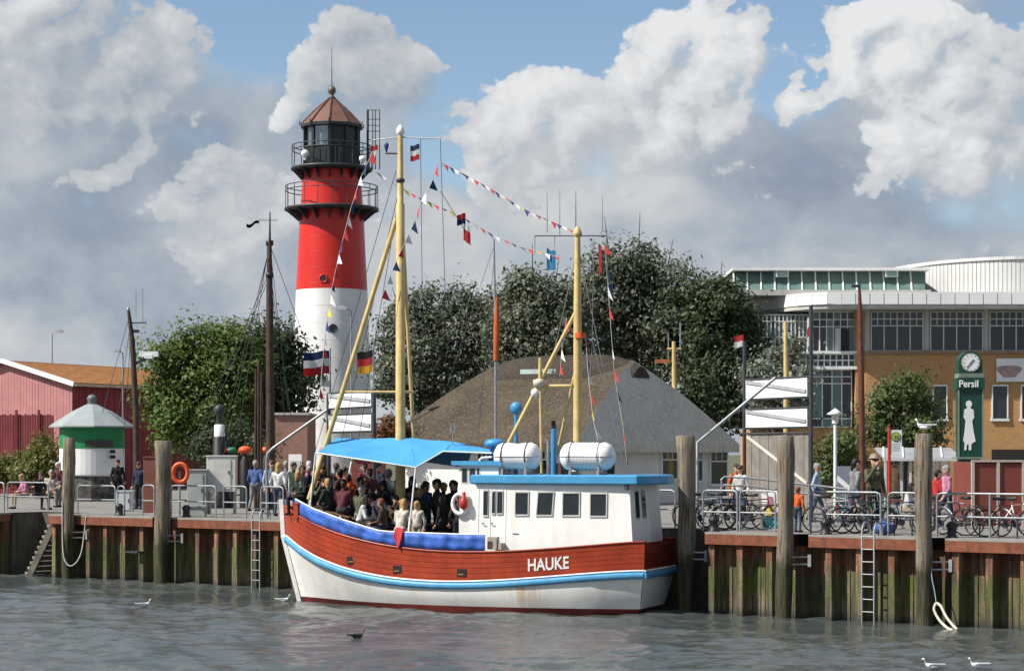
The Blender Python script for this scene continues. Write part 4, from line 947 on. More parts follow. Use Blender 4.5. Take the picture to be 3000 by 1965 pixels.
b = MB(); pol = [fpoint(x)+Vector((0, .10, 0)) for x in edges]; pol = [Vector((p.x, p.y, 0)) for p in pol]+[Vector((pol[-1].x, SZ+14, 0)), Vector((pol[0].x+3, SZ+14, 0))]
b.prism([Vector((p.x, p.y, CAMZ+(HY-909)/K2)) for p in pol], (0, 0, 48/K2)); b.build('roof_slab', mat('soffit', (.55, .54, .51), .8), spa)
# clerestory glazing and attic
sbox(MB(), 2168, 2735, 846, 862, .6, 13).build('attic_base', mat('stained_white', (.58, .56, .52), .8, .15, 1, streak=((.2, .19, .17), .5, 3)), spa)
sbox(MB(), 2160, 2735, 785, 846, 2.0, 12).build('attic_core', mat('attic_interior', (.10, .17, .15), .6), spa)
sbox(MB(), 2152, 2735, 779, 787, .9, 12).build('attic_roof', M_white, spa)
npn = 14
for k in range(npn):
    x0 = 2158+(2724-2158)*k/npn; x1 = 2158+(2724-2158)*(k+1)/npn
    q = [S(x0-3, 846, .85), S(x1-3, 846, .85), S(x1+1, 787, 1.6), S(x0+1, 787, 1.6)]
    MB().prism(q, (0, .03, .0)).build('clerestory_pane', M_greenglass, spa)
    MB().beam(S(x0-3, 847, .80), S(x0+1, 786, 1.55), .07, .07).build('glazing_bar', M_white, spa)
    if k in (3, 11):
        v = MB(); a, c = S(x0+1, 806, 1.0), S(x1-1, 787, 1.0); v.box(((a.x+c.x)/2, SZ+1.0, (a.z+c.z)/2), (c.x-a.x, .10, c.z-a.z)); vo = v.build('vent_flap', M_white, spa)
        MB().box(((a.x+c.x)/2, SZ+.94, (a.z+c.z)/2), ((c.x-a.x)*.8, .03, (c.z-a.z)*.72)).build('pane', M_greenglass, vo)
# curved metal attic drum
dc = Vector((S(3060, 0).x, SZ+9.5, 0)); dr = 11.2
zt, zb = CAMZ+(HY-750)/K2, CAMZ+(HY-864)/K2
m_drum = mat('drum_cladding', (.60, .60, .585), .5, .08, .6)
nseg = 96
for k in range(nseg):
    t0 = PI+PI*(k+.06)/nseg*1.0; t1 = PI+PI*(k+.94)/nseg
    P = [dc+Vector((dr*math.cos(t)*.56, dr*math.sin(t)*.80, 0)) for t in (t0, t1)]; P2 = [dc+Vector(((dr-.1)*math.cos(t)*.56, (dr-.1)*math.sin(t)*.80, 0)) for t in (t0, t1)]
    MB().prism([P[0]+Vector((0, 0, zb)), P[1]+Vector((0, 0, zb)), P2[1]+Vector((0, 0, zb)), P2[0]+Vector((0, 0, zb))], (0, 0, zt-zb-.12)).build('cladding_sheet', m_drum, spa)
b = MB(); b.loft([[dc+Vector((r_*math.cos(t)*.56, r_*math.sin(t)*.80, z)) for t in np.linspace(0, 2*PI, 64, endpoint=False)] for r_, z in ((dr-.12, zb), (dr-.12, zt-.1), (dr+.12, zt-.1), (dr+.12, zt+.06))], smooth=False); b.build('drum_core', mat('drum_rim', (.66, .66, .65), .5), spa)
# lower windows, poster, left glazed stair block
for x0, x1 in ((2908, 2950), (2735, 2772), (2993, 3036)):
    w = MB()
    for a, b_, c, d in ((x0-3, x0, 1130, 1228), (x1, x1+3, 1130, 1228), (x0-3, x1+3, 1127, 1131), (x0-6, x1+6, 1226, 1233)): sbox(w, a, b_, c, d, -.09, .03)
    wo = w.build('window', M_white, spa); sbox(MB(), x0, x1, 1131, 1226, -.03, .02).build('pane', M_glass, wo)
sbox(MB(), 2905, 3200, 1316, 1440, -.05, .03).build('entrance_opening', mat('dark_opening', (.03, .025, .02), .8), spa)
# glazed block
GX0, GX1 = 2180, 2532
sbox(MB(), GX0, GX1, 905, 1250, 1.2, 7).build('glazed_core', mat('dim_interior', (.09, .10, .095), .6), spa)
def grid(x0, x1, ys, ncol, mm, dep, name='window', sub=None):
    w = MB(); wd = (x1-x0)/ncol
    for k in range(ncol+1): sbox(w, x0+k*wd-1.5, x0+k*wd+1.5, ys[0], ys[-1], dep-.08, dep+.04)
    for y in ys: sbox(w, x0, x1, y-1.5, y+1.5, dep-.09, dep+.05)
    wo = w.build(name, M_white, spa)
    for k in range(ncol):
        for a, b_ in zip(ys[:-1], ys[1:]): sbox(MB(), x0+k*wd+1.5, x0+(k+1)*wd-1.5, a+1.5, b_-1.5, dep-.02, dep).build('pane', mm[(k*7+int(a)) % len(mm)], wo)
grid(2195, 2385, [918, 938, 985, 1028], 16, [M_greenglass, M_greenglass, M_glass], 1.0)
grid(2385, 2508, [912, 934, 955, 1028], 6, [M_greenglass, M_glass, M_glass], .55)
grid(2310, 2508, [1036, 1054, 1072], 11, [M_glass], .45)
grid(2385, 2500, [1082, 1102, 1122, 1225, 1250], 4, [M_greenglass, M_glass], .6)
sbox(MB(), 2300, 2512, 1028, 1035, .1, 1.6).build('balcony_band', M_white, spa); sbox(MB(), 2300, 2512, 1073, 1081, .1, 1.6).build('balcony_band', M_white, spa)
sbox(MB(), 2468, 2492, 962, 1028, .38, .46).build('open_door', M_black, spa)
for x0, x1 in ((2450, 2466),): sbox(MB(), x0, x1, 960, 1028, .30, .42).build('door_leaf', M_alu, spa)
sbox(MB(), 2250, 2535, 1252, 1460, .6, 12).build('brick_plinth', m_brick, spa)
sbox(MB(), 2508, 2536, 905, 1252, .15, 12).build('brick_pier', m_brick, spa)
# poster
pst = thing('wall_poster', 'white framed poster with pink shape on the brick wall beside the clock', 'poster', S(2960, 1118, -.1))
sbox(MB(), 2918, 3060, 1050, 1118, -.10, -.04).build('board', M_white, pst)
c = S(2955, 1088, -.115); MB().add([c+Vector((.55*math.cos(t)*(1+.25*math.sin(3*t)), 0, .36*math.sin(t)*(1+.2*math.cos(2*t)))) for t in np.linspace(0, 2*PI, 24, endpoint=False)], [tuple(range(24))]).build('print', mat('poster_pink', (.55, .33, .27), .6, .3, 4, col2=(.25, .2, .2)), pst, recalc=False)
# ================================================================== vegetation
def leaf_mat(name, c1, c2, c3, trans=.35):
    m = bpy.data.materials.new(name); m.use_nodes = True; T = NT(m.node_tree)
    rnd = T.n('ShaderNodeNewGeometry').outputs['Random Per Island']; pos = T.n('ShaderNodeNewGeometry').outputs['Position']
    c = T.mix(rnd, c1, c2); c = T.mix(T.mr(T.noise(pos, .8, 4), .5, .72, 0, .8), c, c3)
    d = T.n('ShaderNodeBsdfPrincipled', {'Base Color': c, 'Roughness': .55, 'Specular IOR Level': .35}); t = T.n('ShaderNodeBsdfTranslucent', {'Color': c})
    T.n('ShaderNodeOutputMaterial', {'Surface': T.n('ShaderNodeMixShader', {0: trans, 1: d, 2: t})}); return m
lf_bright = leaf_mat('bright_leaves', (.11, .165, .028), (.045, .085, .018), (.155, .185, .035))
lf_dark = leaf_mat('dark_leaves', (.035, .058, .022), (.065, .088, .035), (.095, .115, .055))
lf_silver = leaf_mat('silvery_leaves', (.032, .050, .022), (.22, .235, .165), (.085, .11, .045))
lf_pale = leaf_mat('pale_silver_leaves', (.055, .075, .035), (.34, .36, .30), (.12, .14, .08))
lf_mid = leaf_mat('mid_green_leaves', (.055, .095, .028), (.10, .135, .04), (.13, .13, .04))
lf_hedge = leaf_mat('yellow_green_leaves', (.15, .155, .03), (.09, .11, .03), (.20, .18, .05))
m_bark = mat('bark', (.075, .055, .04), .9, .3, 4, bump=.5)
def leaves(P, N, size, asp=.55):
    """leaf blades (bent quads) at points P facing roughly along N"""
    n = len(P); a = rng.normal(size=(n, 3)); nn = N+rng.normal(size=(n, 3))*.75; nn /= np.linalg.norm(nn, axis=1)[:, None]
    u = np.cross(nn, a); u /= np.linalg.norm(u, axis=1)[:, None]; v = np.cross(nn, u)
    L = (size*(.5+1.1*rng.random(n)**1.4))[:, None]; w = L*asp
    V = np.stack([P-u*L*.5, P+v*w*.5+nn*L*.08, P+u*L*.5, P-v*w*.5+nn*L*.08], 1)
    return V.reshape(-1, 3)
def leaf_mesh(name, V, m, parent):
    n = len(V)//4; me = bpy.data.meshes.new(name); off = np.array(OFF.get(parent, Vector((0, 0, 0)))[:]) if parent else np.zeros(3)
    me.vertices.add(n*4); me.vertices.foreach_set('co', (V-off).astype(np.float32).ravel())
    me.loops.add(n*4); me.loops.foreach_set('vertex_index', np.arange(n*4, dtype=np.int32))
    me.polygons.add(n); me.polygons.foreach_set('loop_start', np.arange(0, n*4, 4, dtype=np.int32)); me.polygons.foreach_set('loop_total', np.full(n, 4, dtype=np.int32))
    me.update(calc_edges=True); me.validate(); me.materials.append(m)
    o = bpy.data.objects.new(name, me); COL.objects.link(o)
    if parent: o.parent = parent
    return o
def crown(lobes, Z, n, size, depth=.9, clump=.42, fill=.30, ncl=46):
    Ps, Ns = [], []; tot = sum(r*r for *_, r in lobes); k = F/Z
    for px, py, r in lobes:
        c = np.array(W(px, py, Z+rng.normal()*.6)); R = r/k; m = int(n*r*r/tot); ncl_ = max(14, int(ncl*(R/1.8)**1.3))
        d = rng.normal(size=(ncl_, 3)); d /= np.linalg.norm(d, axis=1)[:, None]
        rr = R*(.62+.60*rng.random(ncl_)**1.7); cen = c+d*rr[:, None]*np.array([1, depth, 1])
        i = rng.integers(0, ncl_, m); p = cen[i]+rng.normal(size=(m, 3))*clump*(.6+.8*rng.random(ncl_))[i][:, None]*np.array([1, 1, .8])
        inner = rng.random(m) < fill; dd = rng.normal(size=(m, 3)); dd /= np.linalg.norm(dd, axis=1)[:, None]
        p = np.where(inner[:, None], c+dd*(R*rng.random(m)**.4)[:, None]*.85, p)
        nr = (p-c)/R+np.array([-.15, -.1, .45]); Ps.append(p); Ns.append(nr)
    return leaves(np.concatenate(Ps), np.concatenate(Ns), size)
def tree(name, label, lobes, Z, n, m, size=.20, trunk=None, cat='tree', group=None, depth=.9, clump=.42, fill=.16, limbs=True):
    n = int(n*.86)
    tpx = trunk or sum(l[0] for l in lobes)/len(lobes); base = G(tpx, Z)
    e = thing(name, label, cat, base, 0, group)
    if limbs:
        hi = min(lobes, key=lambda l: l[1]); ptop = W(hi[0], hi[1]+hi[2]*.2, Z); mid = base.lerp(ptop, .45); mid.x = base.x*.75+ptop.x*.25
        MB().tube([base, base+Vector((.03, 0, .5)), mid, ptop], [.26, .21, .16, .05], 10).build('trunk', m_bark, e)
        for px, py, r in lobes:
            q = W(px, py, Z); s = base.lerp(mid, .55+.4*random.random()); mm = s.lerp(q, .5)+Vector((0, 0, -.25))
            MB().tube([s, mm, q, q+(q-mm)*.6], [.10, .07, .04, .012], 6).build('limb', m_bark, e)
    leaf_mesh('crown', crown(lobes, Z, n, size, depth, clump, fill), m, e); return e
tree('leafy_tree', 'round bright green bushy tree beside the barn and green kiosk', [(500, 1065, 82), (585, 1035, 86), (665, 1030, 85), (470, 1180, 62), (560, 1170, 100), (660, 1170, 105), (520, 1250, 70), (620, 1270, 70), (720, 1110, 75)], 100, 30000, lf_bright, .22, 590, clump=.38)
tree('leafy_tree', 'dark green tree behind the tall brown ship mast', [(765, 1015, 80), (845, 1030, 75), (880, 1110, 42), (760, 1150, 95), (850, 1160, 75), (790, 1235, 70), (725, 1230, 60)], 104, 20000, lf_dark, .22, 790)
tree('leafy_tree', 'grey green tree between the lighthouse and the forward yellow mast', [(1180, 945, 72), (1265, 925, 78), (1160, 1030, 70), (1250, 1030, 100), (1370, 920, 75), (1390, 1010, 105), (1135, 1115, 62), (1240, 1130, 90), (1350, 1130, 90), (1440, 950, 62)], 103, 30000, lf_silver, .21, 1260, clump=.34)
tree('leafy_tree', 'tall grey green tree behind the ridge of the thatched house', [(1560, 850, 72), (1500, 900, 62), (1620, 880, 72), (1545, 950, 98), (1640, 970, 98), (1490, 1010, 80), (1590, 1060, 100)], 100, 24000, lf_silver, .21, 1560, clump=.34)
tree('leafy_tree', 'largest dark tree rising behind the aft yellow mast', [(1790, 790, 72), (1870, 778, 66), (1730, 860, 76), (1830, 870, 110), (1945, 830, 78), (1960, 920, 110), (2040, 900, 80), (1780, 970, 110), (1900, 1010, 120), (2010, 1030, 110)], 102, 42000, lf_silver, .21, 1850, clump=.36)
tree('leafy_tree', 'dark tree between the thatched house and the brick building', [(2110, 880, 70), (2160, 930, 62), (2090, 980, 95), (2180, 1010, 62), (2110, 1090, 95), (2060, 1160, 80), (2150, 1180, 80), (2040, 860, 52)], 99, 26000, lf_dark, .21, 2110, clump=.36)
tree('leafy_tree', 'sparse pale silver leaved tree in front of the glazed stairwell', [(2270, 1060, 60), (2330, 1010, 42), (2215, 1100, 60), (2290, 1130, 70), (2230, 1190, 60), (2330, 1180, 55), (2360, 1090, 30)], 92, 7000, lf_pale, .17, 2275, clump=.4, fill=.5)
tree('leafy_tree', 'young green tree in front of the brick wall beside the green clock', [(2600, 1165, 52), (2665, 1130, 52), (2625, 1220, 78), (2700, 1190, 56), (2720, 1250, 62), (2560, 1255, 48), (2640, 1290, 70)], 80, 15000, lf_mid, .15, 2640, clump=.28, fill=.4)
tree('shrub', 'leafy shrub beside the white mushroom lamp', [(2425, 1330, 40), (2475, 1300, 42), (2500, 1350, 46), (2450, 1380, 42), (2400, 1385, 30)], 84, 7000, lf_mid, .15, 2455, 'shrub', clump=.25, limbs=False)
tree('shrub', 'tall yellow green shrub beside the green and white kiosk', [(110, 1330, 45), (140, 1370, 42), (85, 1390, 45), (120, 1300, 28), (150, 1420, 36)], 93, 7000, lf_hedge, .16, 115, 'shrub', clump=.25, limbs=False)
tree('hedge', 'low yellow green hedge below the dark red plank fence', [(x, 1385+8*math.sin(x), 46) for x in range(-60, 120, 32)], 96, 11000, lf_hedge, .15, 20, 'hedge', clump=.22, limbs=False)
tree('shrub', 'dark shrub behind the black and white buoy', [(700, 1290, 45), (640, 1290, 40), (760, 1310, 40), (600, 1320, 40)], 90, 6000, lf_dark, .16, 680, 'shrub', clump=.25, limbs=False)
tree('shrub', 'orange flowering shrub beside the thatched roof eave', [(1150, 1250, 36), (1120, 1275, 26)], 84, 2600, leaf_mat('autumn_leaves', (.22, .07, .02), (.10, .08, .03), (.16, .05, .02)), .15, 1140, 'shrub', clump=.2, limbs=False)
# ================================================================== harbour furniture
def gz(py): return 2.0*F/(py-HY)             # depth of a ground contact point seen at row py
# ---- green and white kiosk
kz = 88.0; kc = G(270, kz); kk = F/kz
ks_ = thing('kiosk', 'round green and white harbour kiosk with grey conical roof on rubble base', 'kiosk', kc)
def zz_(py, Z): return CAMZ+(HY-py)/F*Z
kf = lambda r: r/kk
MB().lathe(kc*Vector((1, 1, 0)) if False else Vector((kc.x, kc.y, 0)), [(kf(86), zz_(1394, kz)), (kf(94), zz_(1390, kz)), (kf(94), zz_(1313, kz))], 40, smooth=False).build('white_wall', mat('kiosk_white', (.78, .77, .75), .5, .08, 1), ks_)
MB().lathe((kc.x, kc.y, 0), [(kf(95), zz_(1312.5, kz)), (kf(95), zz_(1250, kz))], 40, smooth=False).build('green_band', mat('kiosk_green', (.012, .22, .065), .5, .12, 1), ks_)
kr = MB().lathe((kc.x, kc.y, 0), [(kf(124), zz_(1252, kz)), (kf(124), zz_(1248, kz)), (kf(60), zz_(1206, kz)), (kf(16), zz_(1184, kz))], 8, smooth=False, a0=.25).build('roof', mat('zinc_roof', (.30, .335, .335), .5, .12, 1), ks_)
MB().lathe((kc.x, kc.y, 0), [(kf(14), zz_(1188, kz)), (kf(13), zz_(1172, kz)), (kf(16), zz_(1168, kz)), (kf(12), zz_(1160, kz)), (kf(4), zz_(1155, kz))], 14).build('cupola', mat('zinc_dark', (.14, .18, .17), .5), kr)
MB().lathe((kc.x, kc.y, 0), [(kf(98), GZ-.02), (kf(96), zz_(1425, kz)), (kf(86), zz_(1392, kz))], 18, smooth=False).build('rubble_base', mat('rubble', (.14, .13, .12), .9, .6, 4, bump=.9, bscale=5), ks_)
for px, py in ((330, 1322), (330, 1338)):
    p = W(px, py, kz-math.sqrt(kf(94)**2-kf(60)**2)-.05); MB().box(p, (.22, .08, .14)).build('vent', M_black, ks_)
p = W(290, 1298, kz-kf(95)-.0); MB().box(p+Vector((0, .03, 0)), (1.2, .06, .28)).build('sign_board', mat('dark_sign', (.05, .04, .035), .5), ks_)

# ---- street lamps
def lamp(px, ytop, Z, arm, label, r=.05):
    base = G(px, Z); zt = zz_(ytop, Z); e = thing('street_lamp', label, 'street lamp', base)
    MB().tube([base, Vector((base.x, Z, zt-.3)), Vector((base.x, Z, zt-.08)), Vector((base.x+arm*.4, Z, zt))], [r, r*.7, r*.65, r*.55], 8).build('pole', M_galv, e)
    MB().box((base.x+arm*.8, Z, zt+.02), (abs(arm)*.9, .22, .12)).box((base.x+arm*.8, Z, zt+.10), (abs(arm)*.7, .16, .06)).build('lantern', mat('lamp_head', (.5, .51, .5), .5), e)
lamp(153, 972, 118, .5, 'slim grey street lamp rising behind the barn roof')
lamp(1029, 905, 84, -.5, 'slim grey street lamp in front of the lighthouse base')
lamp(360, 1030, 105, -.35, 'small street lamp behind the barn and the dark boat mast')
p = G(2447, 66); e = thing('mushroom_lamp', 'white mushroom shaped lamp in front of the glazed stairwell', 'street lamp', p)
MB().tube([p, Vector((p.x, p.y, zz_(1240, 66)))], .055, 10).build('pole', M_white, e); MB().lathe((p.x, p.y, 0), [(.10, zz_(1240, 66)), (.11, zz_(1216, 66)), (.29, zz_(1213, 66)), (.12, zz_(1203, 66)), (.03, zz_(1196, 66))], 18).build('lamp_shade', M_white, e)

# ---- ship masts standing behind the quay
def spar(e, pts, rs, m, name='pole', n=10): return MB().tube(pts, rs, n).build(name, m, e)
def stays(e, lst, Z, r=.011, m=M_dark):
    for a, b in lst: MB().tube([W(*a, Z), W(*b, Z)], r, 4).build('stay', m, e)
Z = 78; base = G(402, Z); e = thing('boat_mast', 'dark leaning boat mast with radar beside the barn', 'mast', base)
spar(e, [base, W(398, 1200, Z), W(388, 1000, Z), W(377, 912, Z)], [.13, .12, .10, .06], M_oldwood)
MB().tube([W(380, 946, Z), W(428, 945, Z)], .025, 6).build('crosstree', M_dark, e)
for px, a, b in ((427, 932, 952), (390, 962, 975), (418, 845, 945), (398, 850, 930)): MB().tube([W(px, a, Z), W(px, b, Z)], .016, 5).build('aerial', M_galv, e)
MB().beam(W(385, 970, Z), W(408, 970, Z), .1, .12).build('bracket', M_dark, e); MB().beam(W(398, 1064, Z), W(432, 1048, Z), .1, .12).build('bracket', M_dark, e)
MB().box(W(436, 1037, Z), (.72, .2, .20)).box(W(436, 1045, Z), (.3, .3, .14)).build('radar', M_white, e)
MB().lathe(W(376, 910, Z), [(.03, -.05), (.07, 0), (.06, .1), (.02, .13)], 8).build('top_light', M_galv, e)
stays(e, [((378, 930), (300, 1210)), ((380, 960), (345, 1230)), ((384, 970), (360, 1330))], Z)
MB().lathe(G(402, Z), [(.35, 0), (.35, .25), (.2, .3)], 10).build('step', M_dark, e)

Z = 74; base = G(791, Z); e = thing('ship_mast', 'tall old brown wooden ship mast with yard and wind vane', 'mast', base)
spar(e, [base, W(792, 1180, Z), W(790, 900, Z), W(789, 712, Z)], [.16, .155, .13, .085], M_oldwood, n=12); spar(e, [W(790, 760, Z-.15), W(791, 620, Z-.15)], [.06, .02], M_oldwood, 'topmast')
for py in (712, 806): MB().lathe(W(790, py, Z), [(.10, -.1), (.14, -.08), (.14, .08), (.10, .1)], 10).build('mast_band', M_black, e)
MB().tube([W(757, 645, Z), W(814, 645, Z)], .018, 6).build('yard', M_galv, e)
wv = MB(); shell(wv, [[W(722+37*u, 655-6*u+5*math.sin(u*6)+d*9*(1-.2*u), Z) for d in (0, 1)] for u in np.linspace(0, 1, 8)], .012); wv.build('wind_vane', M_navy, e)
stays(e, [((788, 720), (690, 1310)), ((788, 730), (640, 1330)), ((788, 730), (655, 1335)), ((792, 720), (880, 960)), ((792, 730), (845, 1200)), ((792, 800), (855, 1240)), ((792, 800), (835, 1230)), ((790, 810), (560, 1350)), ((788, 800), (530, 1370)), ((770, 1150), (768, 1380)), ((755, 1050), (752, 1400)), ((762, 1100), (760, 1400))], Z)
Z = 72; base = G(758, Z); e = thing('ship_spar', 'bundle of dark upright spars beside the old brown ship mast', 'mast', base)
for px, yt in ((748, 1080), (756, 1060), (764, 1090)): MB().tube([G(px, Z), W(px+2, yt, Z)], [.06, .045], 6).build('spar', M_oldwood, e)

Z = 70; base = G(2528, Z); e = thing('ship_mast', 'plain red brown wooden mast in front of the brick building', 'mast', base)
spar(e, [base, W(2524, 1150, Z), W(2520, 920, Z), W(2518, 850, Z)], [.115, .11, .085, .05], mat('red_brown_wood', (.14, .045, .022), .55, .3, 3)); MB().box(W(2508, 838, Z), (.3, .1, .1)).build('top_lamp', M_dark, e)
MB().tube([W(2518, 850, Z), W(2518, 838, Z)], .03, 5).build('cap', M_dark, e)
Z = 72; base = G(1452, Z); e = thing('flag_mast', 'thin grey mast with rolled orange sail behind the thatched ridge', 'mast', base)
spar(e, [base, W(1452, 1000, Z), W(1447, 700, Z)], [.05, .045, .03], M_galv); spar(e, [W(1453, 1055, Z-.08), W(1455, 960, Z-.08), W(1456, 870, Z-.08)], [.10, .12, .05], mat('orange_cloth', (.50, .10, .03), .8), 'rolled_sail')
stays(e, [((1447, 720), (1310, 1130)), ((1447, 760), (1400, 1290))], Z, .008)
Z = 97
base = G(1976, Z); e = thing('boat_mast', 'short yellow mast with cross tree behind the pale thatched slope', 'mast', base)
spar(e, [base, W(1976, 1150, Z), W(1974, 1000, Z)], [.14, .13, .09], M_yellow); MB().tube([W(1955, 1022, Z), W(1996, 1022, Z)], .06, 6).build('crosstree', M_yellow, e); MB().tube([W(1958, 975, Z), W(1958, 1060, Z)], .03, 5).build('aerial', M_galv, e); MB().tube([W(1993, 945, Z), W(1993, 1020, Z)], .04, 5).build('aerial', M_galv, e); MB().box(W(1940, 1058, Z), (.7, .15, .18)).build('radar', mat('orange_radar', (.45, .16, .06), .5), e); MB().beam(W(1950, 1058, Z), W(1974, 1058, Z), .08, .08).build('bracket', M_yellow, e)
Z = 86
base = G(2302, Z); e = thing('boat_mast', 'yellow mast top in front of the glazed stairwell', 'mast', base)
spar(e, [base, W(2303, 1100, Z), W(2301, 942, Z)], [.12, .11, .075], M_yellow); MB().tube([W(2285, 970, Z), W(2318, 970, Z)], .03, 6).build('crosstree', M_dark, e)

# ---- flags
def flag_grid(c, w, h, ang, nx, v0, v1, sag, ph):
    d = Vector((math.cos(ang), math.sin(ang), 0)); nrm = Vector((-d.y, d.x, 0))
    return [[c+d*(w*u)+nrm*(.10*w*math.sin(u*7+ph)*u)+Vector((0, 0, h*(v0+(v1-v0)*k)-sag*u*u+.03*h*math.sin(u*8+ph))) for k in (0, .5, 1)] for u in np.linspace(0, 1, nx)]
def flag(name, c, w, h, ang, stripes, label, sag=.1, ph=0.0, group=None, cat='flag'):
    e = thing(name, label, cat, c, 0, group); n = len(stripes)
    for i, m in enumerate(stripes):
        mb = MB(); shell(mb, flag_grid(Vector(c), w, h, ang, 12, 1-(i+1)/n, 1-i/n, sag, ph), .006); mb.build('stripe', m, e)
    return e
M_blackc = mat('black_cloth', (.015, .015, .015), .8); M_gold = mat('gold_cloth', (.75, .42, .02), .8)
fp = W(968, 1080, 64.5); e = thing('flagpole', 'thin pole carrying the blue white red striped flag', 'flagpole', G(968, 64.5)); MB().tube([G(968, 64.5), W(967, 1020, 64.5)], .03, 8).build('pole', M_galv, e)
flag('flag', W(966, 1095, 64.5), .85, .72, PI+.3, [M_navy, M_whitecloth, M_redcloth], 'blue white and red striped flag waving in front of the lighthouse base', .10)
e = thing('flagpole', 'thin pole carrying the black red gold striped flag', 'flagpole', G(1097, 64.5)); MB().tube([G(1097, 64.5), W(1094, 1015, 64.5)], .03, 8).build('pole', M_galv, e)
flag('flag', W(1092, 1090, 64.5), .50, .68, PI-.2, [M_blackc, M_redcloth, M_gold], 'black red and gold striped flag beside the forward mast', .08, 1.2)

# ---- white banner stands with plank fence
def banner(px0, px1, rows, Z, label, ytop, poles=None, planks=None, dz=1.6):
    a, b = G(px0, Z+dz), G(px1, Z-dz); e = thing('banner_stand', label, 'banner stand', a.lerp(b, .5))
    u = (b-a); wd = u.length; u.normalize(); fn = Vector((u.y, -u.x, 0)); ang = math.atan2(u.y, u.x); c0 = a.lerp(b, .5); zc = lambda y: zz_(y, Z)
    def P(k, z, o=0.0): p = a+u*(wd*k)+fn*o; return Vector((p.x, p.y, z))
    for i, k in enumerate((0, 1)):
        zt = zz_(poles[i] if poles else ytop, Z); MB().tube([P(k, GZ), P(k, zt)], .06, 8).build('post', M_dark, e)
    for y0, y1 in rows:
        z0, z1 = zc(y1), zc(y0); bd = MB().box(P(.5, (z0+z1)/2, .02), (wd*.92, .05, z1-z0), ang).build('banner', M_white, e)
        MB().beam(P(.05, z1-.02, .07), P(.95, z0+.15, .07), .03, .10).build('brace_or_shadow_bar', mat('grey_shadow_band', (.40, .41, .42), .5), bd)  # shadow band across the banner, modelled as a grey bar
        for y in (y0-4, y1+3): MB().tube([P(0, zc(y)), P(1, zc(y))], .035, 6).build('cross_rail', M_dark, e)
    if planks:
        y0, y1 = planks; n = 14; zt = zc(y0)
        for k in range(n):
            MB().box(P(.04+.92*(k+.5)/n, (GZ+zt)/2, -.02-.008*(k % 2)), (wd*.92/n-.012, .03, zt-GZ-.03), ang).build('plank', mat('grey_planks', (.23, .21, .185), .85, .22, 3, streak=((.2, .17, .14), .5, 6)), e)
        MB().beam(P(.05, zt-.05, .03), P(.95, zc(y1-12), .03), .03, .09).build('brace_or_shadow_bar', mat('pale_brace', (.62, .58, .50), .7), e)
        MB().tube([P(0, zc(y0-3)), P(1, zc(y0-3))], .04, 6).build('cross_rail', M_dark, e)
    return e
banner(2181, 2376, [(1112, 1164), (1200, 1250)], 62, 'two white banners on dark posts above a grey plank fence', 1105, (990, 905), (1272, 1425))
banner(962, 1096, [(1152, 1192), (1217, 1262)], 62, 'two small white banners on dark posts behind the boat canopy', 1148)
flag('flag', W(2178, 1015, 63.6), .30, .36, PI-.4, [M_redcloth, M_whitecloth], 'small red and white flag drooping on the banner post by the thatched house', .05)
flag('flag', W(2378, 1010, 60.4), .18, .85, PI-.9, [M_whitecloth, M_redcloth, M_whitecloth], 'furled red and white flag on the taller banner post', .12, 2)
# ---- silver lifting arms of the gangways
def arm(pts, label):
    e = thing('gangway_arm', label, 'gangway arm', pts[0]); MB().tube(pts, .045, 8).build('arm', M_galv, e); return e
arm([G(783, 64), W(781, 1350, 64), W(784, 1328, 64), W(800, 1312, 64), W(976, 1188, 64)], 'bent silver gangway arm rising beside the bow of the boat')
arm([G(2043, 57), W(2043, 1296, 57), W(2272, 1106, 57)], 'straight silver gangway arm leaning up toward the white banners')

# ---- sloping ramp rails behind the bicycles
e = thing('ramp_railing', 'sloping grey ramp railing in front of the plank fence', 'railing', G(2130, 58))
for y0, y1 in ((1396, 1432), (1420, 1462)): MB().tube([W(2112, y0+10, 58), W(2122, y0, 58), W(2200, y0+4, 58), W(2480, y1, 57)], .03, 8).build('rail', M_galv, e)
for px, y in ((2114, 1404), (2250, 1402), (2370, 1417), (2479, 1432)): MB().tube([G(px, 58-(px-2112)/368), W(px, y, 58-(px-2112)/368)], .028, 8).build('post', M_galv, e)
# ---- cabinets and small fittings on the left quay
def cabinet(px0, px1, y0, Z, d, m, label, name='cabinet', cat='cabinet', legs=0.0, door=True):
    p, q = G(px0, Z), G(px1, Z); zt = zz_(y0, Z); w = q.x-p.x; c = p.lerp(q, .5); e = thing(name, label, cat, c)
    MB().box((c.x, Z+d/2, (GZ+legs+zt)/2), (w, d, zt-GZ-legs)).build('body', m, e, bevel=.012)
    MB().box((c.x, Z+d/2, zt+.025), (w+.06, d+.06, .05)).build('lid', m, e)
    if door:
        h = zt-GZ-legs; MB().box((c.x+.02*w, Z-.012, GZ+legs+h*.5), (w*.62, .02, h*.84)).build('door', m, e); MB().box((c.x+w*.27, Z-.03, GZ+legs+h*.55), (.03, .03, .12)).build('handle', M_dark, e)
    if legs:
        for sx in (-1, 1): MB().box((c.x+sx*(w/2-.06), Z+d/2, GZ+legs/2), (.07, d*.6, legs)).build('leg', M_galv, e)
    return e
m_cabw = mat('cabinet_white', (.62, .61, .57), .6, .12, 2); m_cabg = mat('cabinet_grey', (.36, .38, .37), .6, .12, 2)
cabinet(605, 690, 1337, 68.5, .5, m_cabw, 'tall white electrical cabinet beside the man in the blue shirt', legs=.75)
cabinet(548, 604, 1378, 68.2, .45, m_cabg, 'lower grey electrical cabinet beside the life ring')
cabinet(340, 388, 1440, 71.5, .3, mat('pale_box', (.55, .58, .60), .5, .1), 'small pale control box on the railing', 'control_box', 'box')
